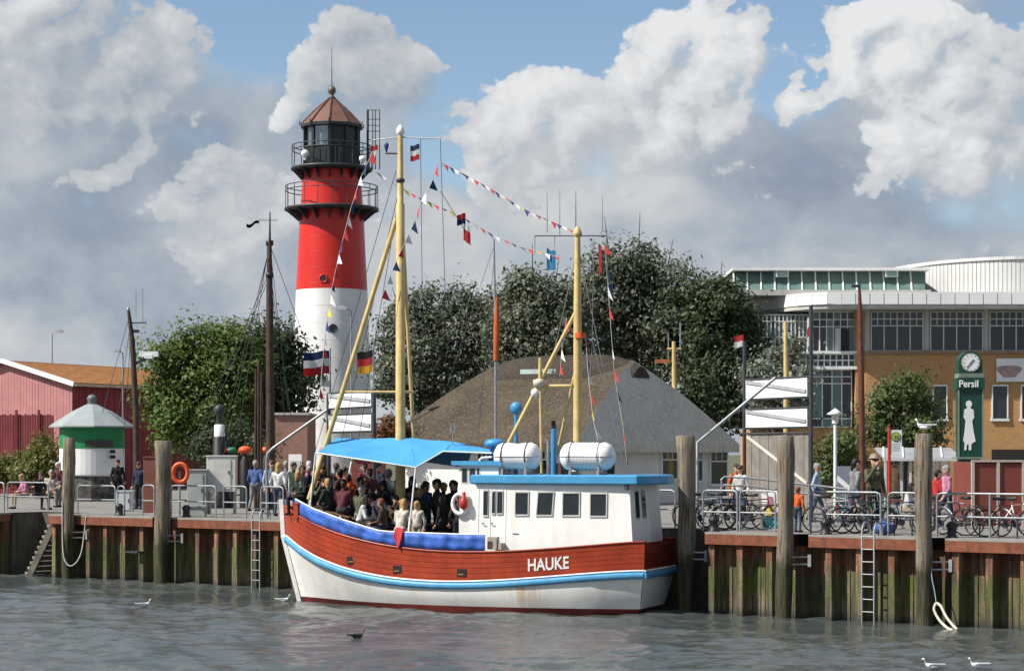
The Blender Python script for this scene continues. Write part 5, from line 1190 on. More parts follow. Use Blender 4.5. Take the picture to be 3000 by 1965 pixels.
cabinet(420, 458, 1340, 70, .12, mat('brown_panel', (.22, .075, .05), .7), 'brown notice board in a pale frame behind a mooring pile', 'notice_board', 'notice board', door=False)
cabinet(545, 600, 1485, 65.6, .4, m_cabg, 'stacked pale fish crate at the foot of the grey cabinet', 'fish_crate', 'crate', door=False)
Z = 66.8; p = G(526, Z); e = thing('life_ring', 'orange life ring in its holder on a quay post', 'life ring', p)
MB().tube([p, Vector((p.x, p.y, zz_(1380, Z)))], .04, 8).build('post', M_galv, e)
c = W(528, 1385, Z-.08); MB().loft([[c+Vector(((.24+.07*math.cos(t))*math.cos(a), .07*math.sin(t), (.30+.07*math.cos(t))*math.sin(a))) for t in np.linspace(0, 2*PI, 8, endpoint=False)] for a in np.linspace(0, 2*PI, 26)], cap=False).build('ring', M_orange, e)
# buoys
def buoy(px, y0, y1, Z, prof, parts, label):
    p = G(px, Z); e = thing('buoy', label, 'buoy', p, 0, 'buoys on show behind the quay')
    for nm, pr, m in parts: MB().lathe((p.x, p.y, 0), pr, 16).build(nm, m, e)
    return e
Z = 76; zf = lambda y: zz_(y, Z)
buoy(643, 1180, 1440, Z, None, [('body', [(.42, GZ), (.42, GZ+.4), (.26, GZ+.6), (.24, zf(1282)), (.20, zf(1278))], M_black), ('white_band', [(.20, zf(1279)), (.19, zf(1245)), (.15, zf(1243))], M_white), ('lantern', [(.10, zf(1243)), (.12, zf(1215)), (.2, zf(1210)), (.21, zf(1195)), (.12, zf(1186)), (.03, zf(1183))], M_dark)], 'black and white buoy with dark lantern top')
m_grn = mat('green_buoy', (.02, .24, .10), .5)
for px, r, m, lab in ((668, .22, M_red, 'small red buoy beside the black and white buoy'), (678, .25, m_grn, 'small green buoy beside the black and white buoy'), (718, .32, M_orange, 'orange buoy in front of the dark spars'), (780, .28, M_orange, 'orange buoy at the foot of the old ship mast'), (951, .25, M_orange, 'orange buoy behind the canopy corner')):
    r *= .8; z0 = zf(1318)-.62*r; p = G(px, Z); pr = [(.04, z0)]+[(max(.04, r*math.sin(t)), zf(1318)-.62*r*math.cos(t)) for t in np.linspace(.2, PI-.1, 9)]
    buoy(px, 0, 0, Z, None, [('float', pr, m), ('stand', [(r*.8, GZ), (r*.75, z0-.25), (.10, z0-.1), (.08, z0+.03)], M_black)], lab)
# low brick walls and huts behind the quay
def slab(name, px0, px1, y0, Z, d, m, label, cat):
    p, q = G(px0, Z), G(px1, Z); zt = zz_(y0, Z); e = thing(name, label, cat, p.lerp(q, .5)); MB().box(((p.x+q.x)/2, Z+d/2, (GZ+zt)/2), (q.x-p.x, d, zt-GZ)).build('wall', m, e); MB().box(((p.x+q.x)/2, Z+d/2, zt+.05), (q.x-p.x+.2, d+.2, .1)).build('coping', m_conc2, e); return e
m_pb = mat('pink_brick', (.36, .20, .15), .85, .15, 4, bump=.4)
slab('brick_hut', 806, 900, 1215, 92, 4, m_pb, 'small pink brick hut beside the old ship mast', 'hut')
slab('brick_hut', 1030, 1120, 1330, 70, 2, mat('red_hut', (.24, .06, .045), .8, .15, 3), 'dark red hut behind the boat canopy', 'hut')
# ---- advertising clock column
Z = 64; K3 = F/Z; cl = G(2838, Z); e = thing('clock_column', 'green advertising clock column with white figure panel', 'clock', cl)
m_cg = mat('clock_green', (.008, .060, .040), .42, .12, 1); m_cgl = mat('clock_sage', (.20, .25, .18), .6)
def cbx(x0, x1, y0, y1, d0, d1, name, m, par=None):
    a, b = W(x0, y1, Z), W(x1, y0, Z); return MB().box(((a.x+b.x)/2, Z+(d0+d1)/2, (a.z+b.z)/2), (b.x-a.x, d1-d0, b.z-a.z)).build(name, m, par or e)
cbx(2806, 2872, 1140, 1338, -.28, .28, 'shaft', m_cg); cbx(2799, 2878, 1108, 1140, -.34, .34, 'name_panel', m_cg); cbx(2803, 2876, 1094, 1107, -.31, .31, 'neck', m_cgl); cbx(2796, 2880, 1338, 1344, -.36, .36, 'ledge', m_cgl)
for x in (2803, 2873): cbx(x-2, x+2, 1141, 1337, -.30, -.26, 'edge_strip', m_cgl)
b_ = W(2838, 1480, Z); MB().box((cl.x, Z, (GZ+zz_(1344, Z))/2), (.62, .5, zz_(1344, Z)-GZ)).build('plinth', m_cg, e)
hc_ = W(2839, 1063, Z); rr_ = 34/K3; hd = []
pol = [hc_+Vector((rr_*math.cos(t), -.22, rr_*math.sin(t))) for t in np.linspace(0, PI, 17)]+[hc_+Vector((-rr_, -.22, -.32)), hc_+Vector((rr_, -.22, -.32))]
head = MB().prism(pol, (0, .44, 0)).build('clock_head', m_cg, e)
def disc(c, r, n=28): return [c+Vector((r*math.cos(t), 0, r*math.sin(t))) for t in np.linspace(0, 2*PI, n, endpoint=False)]
MB().prism(disc(hc_+Vector((0, -.27, 0)), .30), (0, .05, 0)).build('clock_rim', m_cgl, head); dial = MB().prism(disc(hc_+Vector((0, -.285, 0)), .265), (0, .02, 0)).build('dial', M_white, head)
for k in range(12):
    t = 2*PI*k/12; d = Vector((math.sin(t), 0, math.cos(t))); MB().beam(hc_+Vector((0, -.29, 0))+d*.21, hc_+Vector((0, -.29, 0))+d*.245, .018, .01, up=(0, 1, 0)).build('hour_mark', M_black, dial)
for t, L, w in ((.75, .13, .03), (3.85, .2, .02)): d = Vector((math.sin(t), 0, math.cos(t))); MB().beam(hc_+Vector((0, -.295, 0))-d*.03, hc_+Vector((0, -.295, 0))+d*L, w, .012, up=(0, 1, 0)).build('clock_hand', M_black, dial)
def lettering(s, px0, px1, y0, y1, Zt, m, par, name='lettering'):
    tv, tf = text_mesh(s); a, b = W(px0, y1, Zt), W(px1, y0, Zt); c = (a+b)/2
    return MB().add([(c.x+v[0]*(b.x-a.x), Zt-(.012 if v[2] > 0 else 0), c.z+v[1]*(b.z-a.z)) for v in tv], tf).build(name, m, par, recalc=False)
lettering('Persil', 2810, 2866, 1113, 1134, Z-.345, M_white, e); lettering('Persil', 2808, 2868, 1358, 1374, Z-.26, M_white, e)
cbx(2806, 2870, 1384, 1396, -.27, -.25, 'white_strip', M_white)
# plain white standing figure (generic silhouette, not the original artwork)
fig = [(2838, 1172), (2846, 1176), (2848, 1186), (2842, 1194), (2852, 1200), (2854, 1222), (2848, 1232), (2852, 1262), (2858, 1292), (2846, 1300), (2845, 1318), (2838, 1318), (2838, 1302), (2832, 1302), (2831, 1318), (2825, 1318), (2826, 1298), (2822, 1290), (2826, 1262), (2829, 1232), (2823, 1222), (2825, 1200), (2834, 1194), (2829, 1186), (2831, 1176)]
MB().prism([W(x, y, Z-.283) for x, y in fig], (0, -.012, 0)).build('figure_panel', M_white, e)
# ---- bus stop sign, shelter, container, boards
Z = 57; p = G(2605, Z); e = thing('bus_stop_sign', 'white bus stop sign with green ring on a red pole', 'sign', p)
MB().tube([p, Vector((p.x, p.y, zz_(1250, Z)))], .045, 8).build('pole', M_red, e)
a, b = W(2608, 1330, Z), W(2642, 1259, Z); bd = MB().box(((a.x+b.x)/2, Z, (a.z+b.z)/2), (b.x-a.x, .04, b.z-a.z)).build('board', M_white, e)
cc_ = W(2625, 1279, Z-.026); m_sy = mat('sign_yellow', (.62, .55, .10), .5); m_sg = mat('sign_green', (.03, .22, .08), .5)
MB().prism(disc(cc_, .135), (0, -.006, 0)).build('ring', m_sg, bd); MB().prism(disc(cc_+Vector((0, -.007, 0)), .105), (0, -.006, 0)).build('disc', m_sy, bd); lettering('H', 2620, 2630, 1273, 1285, Z-.042, m_sg, bd, 'letter')
for k in range(4): MB().box(W(2625, 1300+k*6, Z-.024), (.2, .006, .012)).build('text_line', mat('grey_print', (.45, .45, .45), .6), bd)
Z = 68; a, b = G(2576, Z), G(2802, Z); e = thing('bus_shelter', 'pale framed bus shelter with sloping roof behind the bus stop sign', 'shelter', a.lerp(b, .5))
zt = zz_(1345, Z); m_shg = mat('shelter_roof', (.33, .34, .35), .5)
MB().prism([Vector((a.x, Z-.8, zt)), Vector((b.x, Z-.8, zt)), Vector((b.x, Z+.9, zt+.34)), Vector((a.x, Z+.9, zt+.34))], (0, 0, .05)).build('roof', m_shg, e)
MB().box(((a.x+b.x)/2, Z-.82, zt+.0), (b.x-a.x+.05, .06, .10)).build('roof_edge', M_alu, e)
for k in range(5): u = k/4; MB().beam(Vector((a.x+(b.x-a.x)*u, Z-.8, zt+.07)), Vector((a.x+(b.x-a.x)*u+.3, Z+.9, zt+.41)), .05, .04).build('roof_bar', M_white, e)
for k in (0.03, .35, .68, .97):
    for y in (-.7, .8): MB().box((a.x+(b.x-a.x)*k, Z+y, (GZ+zt)/2+.05), (.07, .07, zt-GZ)).build('post', M_alu, e)
for k in range(3):
    x0 = a.x+(b.x-a.x)*(.05+.32*k); MB().box((x0+.36, Z+.8, GZ+1.05), (.66, .02, 1.5)).build('pane', mg, e)
MB().box(((a.x+b.x)/2, Z+.5, GZ+.45), (1.9, .4, .06)).build('bench', mat('bench_brown', (.16, .08, .05), .7), e)
Z = 57; a, b = G(2846, Z), G(3120, Z); e = thing('container', 'red brown panelled container in pale frames behind the long railing', 'container', a.lerp(b, .5)); zt = zz_(1352, Z)
m_con = mat('container_red', (.185, .042, .028), .6, .12, 1.2)
MB().box(((a.x+b.x)/2, Z+1.2, (GZ+zt)/2), (b.x-a.x-.02, 2.3, zt-GZ-.02)).build('body', m_con, e)
for k in range(4):
    x0 = 2850+k*74; p, q = W(x0+4, 1500, Z), W(x0+70, 1358, Z); MB().box(((p.x+q.x)/2, Z+.02, (GZ+.2+q.z)/2), (q.x-p.x, .04, q.z-GZ-.2)).build('panel', m_con, e)
    MB().box((W(x0, 0, Z).x, Z, (GZ+zt)/2), (.08, .1, zt-GZ)).build('frame_post', mat('pale_frame2', (.48, .42, .36), .6), e)
MB().box(((a.x+b.x)/2, Z, zt+.02), (b.x-a.x, .1, .06)).build('top_rail', mat('pale_frame2', (.48, .42, .36), .6), e)
def board(px0, px1, y0, Z, layers, label, tilt=.12):
    a, b = G(px0, Z), G(px1, Z); zt = zz_(y0, Z); e = thing('advertising_board', label, 'advertising board', a.lerp(b, .5)); h = zt-GZ; w = b.x-a.x
    for sg in (-1, 1): MB().prism([Vector((a.x, Z+sg*.28, GZ)), Vector((b.x, Z+sg*.28, GZ)), Vector((b.x, Z+sg*.02, zt)), Vector((a.x, Z+sg*.02, zt))], (0, .02*sg, 0)).build('panel', M_white, e)
    for (u0, u1, v0, v1, m) in layers:
        P = [Vector((a.x+w*u, Z-(.28-.26*v)-.03, GZ+h*v)) for u, v in ((u0, v0), (u1, v0), (u1, v1), (u0, v1))]; MB().prism(P, (0, -.004, 0)).build('print', m, e)
m_tq = mat('turquoise_print', (.06, .46, .48), .5); m_yp = mat('yellow_print', (.75, .62, .05), .5); m_pk = mat('pink_print', (.65, .25, .35), .5)
board(2230, 2276, 1436, 54.5, [(.05, .95, .05, .35, m_tq), (.25, .75, .3, .6, m_yp), (.35, .7, .62, .85, m_pk)], 'advertising board with yellow and pink print behind the bicycles')
board(2452, 2492, 1365, 63, [(.05, .95, .3, .42, m_tq), (.05, .95, .08, .22, m_tq)], 'white advertising board with turquoise stripes beside the mushroom lamp')
board(846, 884, 1330, 66, [(.1, .9, .2, .9, mat('pale_print', (.60, .62, .58), .6))], 'white timetable board behind the bow of the boat')
# ================================================================== bunting and boat flags
def bunting(pts, yb, n, size, label, ph=0, ymid=None):
    P = [B(px, py, yb if not isinstance(yb, list) else yb[i]) for i, (px, py) in enumerate(pts)]
    e = thing('bunting', label, 'bunting', BW(P[0])); 
    L = [0]
    for a, b in zip(P[:-1], P[1:]): L.append(L[-1]+(b-a).length)
    def at(s):
        for i in range(len(P)-1):
            if s <= L[i+1]+1e-6: return P[i].lerp(P[i+1], (s-L[i])/(L[i+1]-L[i]))
        return P[-1]
    MB().tube([BW(at(L[-1]*k/16)) for k in range(17)], .008, 4).build('cord', M_rope, e)
    cols = [M_redcloth, M_navy, M_whitecloth]
    for k in range(n):
        s = L[-1]*(k+.5)/n; a, b = at(max(0, s-size*.5)), at(min(L[-1], s+size*.5)); c = (a+b)/2; t = random.uniform(-1.1, 1.1)
        tip = c+Vector((-.75*size*random.uniform(.2, 1), .6*size*math.sin(t), -size*random.uniform(.5, 1.05)))
        q = [BW(a), BW(b), BW(tip)]; nrm = (q[1]-q[0]).cross(q[2]-q[0]).normalized()*.006
        MB().prism(q, nrm).build('pennant', cols[(k+ph) % 3] if random.random() < .85 else m_yp, e)
    return e
bunting([(1096, 440), (1060, 510), (1025, 620), (995, 740), (975, 830), (955, 960), (935, 1170)], [0, .1, .2, .3, .4, .5, .6], 19, .26, 'string of pennants falling from the fore yard across the lighthouse to the bow')
bunting([(1095, 497), (1165, 545), (1255, 592), (1350, 632), (1440, 686), (1530, 725), (1600, 742), (1640, 755)], 0, 24, .18, 'sagging string of pennants between the two yellow masts', 1)
bunting([(1284, 472), (1360, 510), (1450, 560), (1540, 615), (1620, 650), (1678, 676)], 0, 26, .18, 'upper string of pennants from the fore yard down to the aft masthead', 2)
bunting([(1284, 476), (1262, 545), (1235, 585), (1215, 650), (1195, 690), (1150, 790), (1115, 880)], [0, .05, .1, .15, .2, .3, .4], 10, .26, 'short string of pennants falling past the forward mast')
bunting([(1770, 700), (1785, 900), (1800, 1100), (1825, 1250), (1838, 1370)], [0, .1, .3, .5, .6], 11, .27, 'string of pennants falling from the aft yard to the cabin stern')
bunting([(1715, 980), (1725, 1120), (1738, 1230), (1752, 1290)], [0, .2, .4, .5], 6, .25, 'short string of pennants beside the aft mast')
bunting([(1660, 930), (1648, 1000), (1640, 1100)], [0, .1, .2], 4, .24, 'few pennants on the aft mast leg')
def bflag(px, py, w, h, ang, st, lab, sag=.05, ph=0.0):
    c = BW(B(px, py, 0)); return flag('flag', c, w, h, ang, st, lab, sag, ph)
bflag(1229, 468, .26, .42, PI-.3, [M_navy, M_whitecloth, M_redcloth], 'small blue white red flag hanging under the fore yard')
bflag(1107, 455, .20, .28, PI-.2, [M_redcloth, M_whitecloth], 'small red and white flag at the left end of the fore yard', .04)
bflag(1364, 655, .24, .28, PI+.2, [M_redcloth, M_navy], 'small red and blue flag on the wire between the masts', .08)
bflag(1358, 705, .20, .48, -.4, [M_whitecloth, M_redcloth, M_redcloth], 'small white and red flag drooping below the wire between the masts', .16, 1)
bflag(1628, 792, .26, .52, PI-.5, [M_bluecloth], 'plain sky blue flag hanging from the aft yard', -.08)
bflag(1762, 800, .10, .72, PI-.9, [M_redcloth], 'narrow red flag hanging on the aft yard', .05)
bflag(1795, 870, .10, .40, PI-.9, [M_navy], 'narrow navy flag below the narrow red flag', .05)

# ================================================================== people
def seg(mb, a, b, ra, rb, fl=1.0, n=12):
    a = Vector(a); b = Vector(b); d = (b-a); L = d.length; d.normalize()
    pts, rs = [], []
    for k in range(5): t = PI/2*(1-k/4); pts.append(a-d*ra*math.sin(t)); rs.append(max(.004, ra*math.cos(t)))
    for k in range(5): t = PI/2*k/4; pts.append(b+d*rb*math.sin(t)); rs.append(max(.004, rb*math.cos(t)))
    mb.tube(pts, rs, n)
SLOTS = ['skin', 'hair', 'top', 'trousers', 'shoes', 'eye']
def body_mesh(name, pose, female=False, longhair=False):
    """pose: dict of joints (x right, y forward is -y, z up). One remeshed surface; faces take the clothing of the nearest limb."""
    S_ = []                                     # (a, b, ra, rb, slot)
    hip, chest, neck, head = [Vector(pose[k]) for k in ('hip', 'chest', 'neck', 'head')]
    f = Vector(pose.get('face', (0, -1, 0))).normalized(); r = Vector((-f.y, f.x, 0)).normalized(); up = Vector((0, 0, 1))
    sw = .155 if female else .18; hw_ = .10
    for s in (-1, 1):
        sh = chest+r*0+Vector((s*sw, 0, .10)); S_.append((chest+Vector((s*.07, 0, .02)), sh, .115, .075, 2))
        el, wr = Vector(pose['el'][0 if s < 0 else 1]), Vector(pose['wr'][0 if s < 0 else 1])
        S_.append((sh, el, .062, .050, 2)); S_.append((el, wr, .048, .034, 2 if pose.get('sleeve', True) else 0))
        h = hip+Vector((s*hw_, 0, -.03)); kn, an = Vector(pose['kn'][0 if s < 0 else 1]), Vector(pose['an'][0 if s < 0 else 1])
        S_.append((h, kn, .088, .062, 3)); S_.append((kn, an, .060, .043, 3))
        fd = Vector(pose.get('toe', (0, -1, 0))).normalized(); S_.append((an+Vector((0, .02, -.045)), an+fd*.15+Vector((0, 0, -.055)), .045, .036, 4))
    S_.append((hip+Vector((-.055, 0, 0)), hip+Vector((.055, 0, 0)), .125, .125, 3))
    mid = hip.lerp(chest, .5)
    S_.append((hip.lerp(chest, .22), mid, .135, .13, 2)); S_.append((mid+Vector((-.04, 0, 0)), chest+Vector((-.06, 0, 0)), .115, .115, 2)); S_.append((mid+Vector((.04, 0, 0)), chest+Vector((.06, 0, 0)), .115, .115, 2))
    S_.append((chest+Vector((0, 0, .10)), neck, .075, .058, 2)); S_.append((neck, head-up*.04, .052, .052, 0))
    S_.append((head-up*.045+f*.012, head+up*.035, .078, .088, 0)); S_.append((head-up*.075+f*.035, head-up*.05+f*.035, .048, .05, 0))   # skull, jaw
    S_.append((head-up*.005+f*.088, head-up*.03+f*.103, .012, .017, 0))                                                             # nose
    for s in (-1, 1): S_.append((head+r*s*.088+up*.01, head+r*s*.088-up*.02, .018, .013, 0))                                       # ears
    S_.append((head+up*.055-f*.02, head+up*.045+f*.03, .093, .083, 1)); S_.append((head+up*.01-f*.045, head-up*.045-f*.045, .083, .06, 1))
    if longhair:
        for s in (-1, 1): S_.append((head+r*s*.06-f*.03, head+r*s*.075-f*.04-up*.17, .05, .035, 1))
        S_.append((head-f*.06, head-f*.075-up*.18, .06, .05, 1))
    mb = MB()
    for a, b, ra, rb, sl in S_: seg(mb, a, b, ra, rb)
    me = bpy.data.meshes.new(name); me.from_pydata([tuple(v) for v in mb.v], [], mb.f); ob = bpy.data.objects.new(name, me); COL.objects.link(ob)
    md = ob.modifiers.new('r', 'REMESH'); md.mode = 'VOXEL'; md.voxel_size = .017; ms = ob.modifiers.new('s', 'SMOOTH'); ms.iterations = 3; ms.factor = .5
    dg = bpy.context.evaluated_depsgraph_get(); out = bpy.data.meshes.new_from_object(ob.evaluated_get(dg)); out.name = name
    bpy.data.objects.remove(ob); bpy.data.meshes.remove(me)
    C = np.zeros(len(out.polygons)*3); out.polygons.foreach_get('center', C); C = C.reshape(-1, 3); best = np.full(len(C), 9.); sl_ = np.zeros(len(C), int)
    for a, b, ra, rb, sl in S_:
        a = np.array(a); b = np.array(b); ab = b-a; t = (((C-a)@ab)/max(1e-6, ab@ab)).clip(0, 1); d = np.linalg.norm(C-(a+t[:, None]*ab), axis=1)-(ra+(rb-ra)*t)
        u = d < best; best[u] = d[u]; sl_[u] = sl
    # hands and eyes are added to the same mesh
    ex = MB(); exs = []
    for s in (0, 1):
        wr, el = Vector(pose['wr'][s]), Vector(pose['el'][s]); d = (wr-el).normalized(); a = d.cross(Vector((0, 1, .3))).normalized(); n0 = len(ex.f)
        q = d.cross(a)
        ex.beam(wr-d*.01, wr+d*.085, .075, .03, up=q)
        for k in range(4):
            o = a*((k-1.5)*.019); L = (.062, .074, .068, .052)[k]; m_ = wr+d*(.08+L*.5)+o+q*.008; ex.tube([wr+d*.08+o, m_, wr+d*(.08+L*.92)+o+q*.03], [.0095, .009, .007], 5)
        sd = -1 if s == 0 else 1; ex.tube([wr+d*.025+a*sd*.035, wr+d*.06+a*sd*.062+q*.01, wr+d*.09+a*sd*.066+q*.03], [.012, .0105, .008], 5); exs += [0]*(len(ex.f)-n0)
    n0 = len(ex.f)
    for s in (-1, 1): ex.sphere(head+r*s*.034+f*.083+up*.012, .0125, 6)
    exs += [5]*(len(ex.f)-n0); n0 = len(ex.f); ex.beam(head-up*.062+f*.081-r*.022, head-up*.062+f*.081+r*.022, .01, .012); exs += [5]*(len(ex.f)-n0)
    bm = bmesh.new(); bm.from_mesh(out); bm.faces.ensure_lookup_table()
    for i, fc in enumerate(bm.faces): fc.material_index = int(sl_[i]); fc.smooth = True
    vs = [bm.verts.new(v) for v in ex.v]
    for fi, fc in enumerate(ex.f):
        try: k = bm.faces.new([vs[i] for i in fc]); k.material_index = exs[fi]; k.smooth = True
        except ValueError: pass
    bm.to_mesh(out); bm.free()
    for _ in SLOTS: out.materials.append(None)
    return out
def stand(arms='down', stride=0.0):
    p = dict(hip=(0, 0, .93), chest=(0, -.01, 1.27), neck=(0, -.015, 1.47), head=(0, -.03, 1.61), kn=[(-.10, -.03-stride*.45, .49), (.10, -.03+stride*.3, .49)], an=[(-.105, -stride*.7, .10), (.105, stride*.75, .10+.05*(stride > 0))])
    if arms == 'down': p.update(el=[(-.26, .02+stride*.2, 1.09), (.26, .02-stride*.2, 1.09)], wr=[(-.25, -.08+stride*.3, .84), (.25, -.08-stride*.4, .86)])
    if arms == 'fold': p.update(el=[(-.26, -.05, 1.08), (.26, -.05, 1.08)], wr=[(.02, -.22, 1.10), (-.02, -.24, 1.13)])
    if arms == 'up': p.update(el=[(-.27, -.12, 1.15), (.26, .02, 1.09)], wr=[(-.10, -.26, 1.50), (.25, -.08, .86)])
    return p
def sit(lean=0.0, arms='lap', turn=0.0):
    f = (math.sin(turn), -math.cos(turn), 0)
    p = dict(hip=(0, .05, .55), chest=(0, .03-lean*.35, .89), neck=(0, -.0-lean*.5, 1.08), head=(math.sin(turn)*.02, -.03-lean*.62, 1.22), kn=[(-.13, -.40, .52), (.12, -.41, .52)], an=[(-.13, -.38, .10), (.13, -.44, .10)], face=f)
    if arms == 'lap': p.update(el=[(-.25, -.06-lean*.2, .71), (.25, -.06-lean*.2, .71)], wr=[(-.08, -.27, .66), (.10, -.28, .66)])
    if arms == 'raise': p.update(el=[(-.25, -.14, .80), (.25, -.05, .71)], wr=[(-.10, -.25, 1.12), (.10, -.27, .66)])
    if arms == 'wide': p.update(el=[(-.34, .0, .78), (.30, -.1, .74)], wr=[(-.42, -.2, .82), (.18, -.32, .72)])
    return p
PROTO = {'stand': body_mesh('standing_person', stand()), 'stand_f': body_mesh('standing_woman', stand('down'), True, True), 'fold': body_mesh('arms_folded_person', stand('fold')), 'up': body_mesh('arm_raised_person', stand('up')),
         'walk': body_mesh('walking_person', stand('down', .35)), 'sit': body_mesh('seated_person', sit()), 'sit_f': body_mesh('seated_woman', sit(.15, 'lap', .5), True, True), 'sit_r': body_mesh('seated_raising_person', sit(0, 'raise', -.4)), 'sit_w': body_mesh('seated_leaning_person', sit(.25, 'wide', .3))}
CLOTH = {'black': (.016, .016, .018), 'charcoal': (.045, .045, .05), 'navy': (.02, .03, .08), 'dark green': (.02, .05, .03), 'brown': (.10, .055, .03), 'orange': (.75, .13, .02), 'red': (.5, .03, .03), 'pink': (.70, .20, .35), 'cream': (.68, .62, .50),
         'white': (.75, .75, .74), 'light blue': (.35, .50, .68), 'blue': (.03, .14, .50), 'purple': (.10, .04, .35), 'olive': (.12, .13, .05), 'grey': (.25, .25, .26), 'beige': (.45, .36, .24), 'maroon': (.18, .02, .04), 'teal': (.03, .22, .22), 'denim': (.06, .10, .19)}
def cmat(c): return mat('cloth_'+c.replace(' ', '_'), tuple(.72*v+.28*sum(CLOTH[c])/3 for v in CLOTH[c]) if c not in ('orange', 'red') else CLOTH[c], .9, .42, 5, bump=.8, bscale=9)
HAIR = {'dark': (.015, .011, .009), 'brown': (.07, .035, .018), 'blond': (.42, .27, .10), 'grey': (.30, .29, .28), 'white': (.62, .60, .57), 'auburn': (.16, .05, .02)}
M_skin = [mat('skin_light', (.58, .33, .23), .55, .08, 12), mat('skin_tan', (.44, .24, .15), .55, .08, 12)]
M_eye = mat('eye_dark', (.02, .015, .012), .3)
def person(proto, loc, rz, top, legs, hair, label, scale=1.0, shoes='black', group=None, hat=None):
    o = bpy.data.objects.new('person', PROTO[proto]); COL.objects.link(o)
    o.location = loc; o.rotation_euler = (0, 0, rz); o.scale = (scale*random.uniform(.97, 1.06), scale*random.uniform(.97, 1.06), scale)
    for i, m in enumerate([random.choice(M_skin), mat('hair_'+hair, HAIR[hair], .6, .2, 20), cmat(top), cmat(legs), cmat(shoes), M_eye]):
        o.material_slots[i].link = 'OBJECT'; o.material_slots[i].material = m
    tag(o, label, 'person', group)
    if hat:
        hz_ = 1.22 if proto.startswith('sit') else 1.61; p = Vector((0, -.02, hz_+.07))
        h = MB().lathe(p, [(.135, 0), (.13, .012), (.098, .018), (.095, .075), (.05, .10), (.01, .105)], 14).build('hat', cmat(hat), o, local=True)
    return o
# benches on the boat
m_bench = mat('bench_wood', (.22, .12, .06), .7, .2)
rows = [(-1.28, 2.9, 'starboard rail'), (-.62, 4.3, 'centre line on the starboard side'), (.02, 4.9, 'centre line'), (.62, 4.3, 'centre line on the port side'), (1.22, 3.0, 'port rail')]
SP = []
HP = {-.62: .22, .02: .30, .62: .12}           # inner benches stand on the raised fish hold
x_aft = B(1335, 1500, 0).x
for y, xb1, nm in rows:
    nseg_ = 3; lift = HP.get(y, 0)
    if y == -1.28: SPF = [(x, y) for x in np.arange(x_aft+.6, xb1, .43)]; continue
    for k in range(nseg_):
        xa, xb = x_aft+.75+(xb1-x_aft-.75)*k/nseg_+.04, x_aft+.75+(xb1-x_aft-.75)*(k+1)/nseg_-.04; xc = (xa+xb)/2; dz = max(deckz(xa), deckz(xb))
        if abs(y) > hb('g', xb)-.30: continue
        e = thing('bench', 'low wooden deck bench by the '+nm+', '+('beside the pilot house', 'amidships', 'toward the bow')[k], 'bench', BW((xc, y, deckz(xc)+lift)), BROT, 'wooden deck benches under the canopy'); OFF[e] = Vector((0, 0, 0))
        za, zb2 = deckz(xa)-deckz(xc), deckz(xb)-deckz(xc)
        MB().prism([(xa-xc, -.17, za+.40), (xb-xc, -.17, zb2+.40), (xb-xc, -.17, zb2+.44), (xa-xc, -.17, za+.44)], (0, .34, 0)).build('seat', m_bench, e, local=True)
        for xx, zq in ((xa-xc+.15, za), (xb-xc-.15, zb2)): MB().box((xx, 0, zq+.2), (.05, .28, .42)).build('leg', m_bench, e, local=True)
        SP += [(x, y) for x in np.arange(xa+.26, xb-.1, .47)]
tops = ['black']*7+['charcoal']*6+['navy']*6+['dark green']*3+['brown']*4+['maroon']*2+['olive']*2+['grey', 'denim', 'black', 'dark green']
hairs = ['dark']*6+['brown']*7+['blond']*3+['grey']*3+['auburn']*2
used = set(); GRP = 'passengers seated under the blue canopy'
special = {}
def place_b(x, y): return BW((x, y, deckz(x)+HP.get(y, 0)))
specials = [(1010, 1400, -.62, 'orange', 'maroon', 'dark'), (1150, 1400, -.62, 'light blue', 'navy', 'white'), (925, 1440, .62, 'dark green', 'black', 'blond'), (1215, 1540, 1.22, 'cream', 'cream', 'blond'), (1060, 1470, .62, 'olive', 'grey', 'grey'), (1120, 1500, 1.22, 'brown', 'navy', 'auburn'), (980, 1500, .62, 'maroon', 'charcoal', 'brown'), (1090, 1500, 1.22, 'white', 'charcoal', 'dark')]
taken = {}
for px, py, y, top, lg, hr in specials:
    x = B(px, py, y).x; c = min((s for s in SP if abs(s[1]-y) < .2 and s not in taken), key=lambda s: abs(s[0]-x)); taken[c] = (top, lg, hr)
near = {-1.28: 'at the far rail', -.62: 'far inner bench', .02: 'middle bench', .62: 'near inner bench', 1.22: 'beside the blue tarpaulin'}
zone = lambda x: 'near the bow' if x > 2.9 else ('by the forward mast' if x > fx-.6 else 'aft of the mast') if x <= 2.2 else 'ahead of the mast'
for s in SP:
    if s not in taken and random.random() < .06: continue
    if s in taken: top, lg, hr = taken[s]
    else: top, lg, hr = random.choice(tops), random.choice(['black', 'charcoal', 'denim', 'navy']), random.choice(hairs)
    pr = random.choice(['sit', 'sit', 'sit_f', 'sit_r', 'sit_w']); hat = random.choice([None]*9+['beige', 'navy']) if s not in taken else None
    lab = 'passenger in %s top, %s hair%s, %s %s' % (top, hr, ', %s hat' % hat if hat else '', near[s[1]], zone(s[0]))
    person(pr, place_b(s[0], s[1])-Vector((0, 0, .0)), BROT+random.choice([PI, 0, PI/2, PI/2, -PI/2])+random.uniform(-.5, .5), top, lg, hr, lab, random.uniform(.95, 1.06), group=GRP, hat=hat)
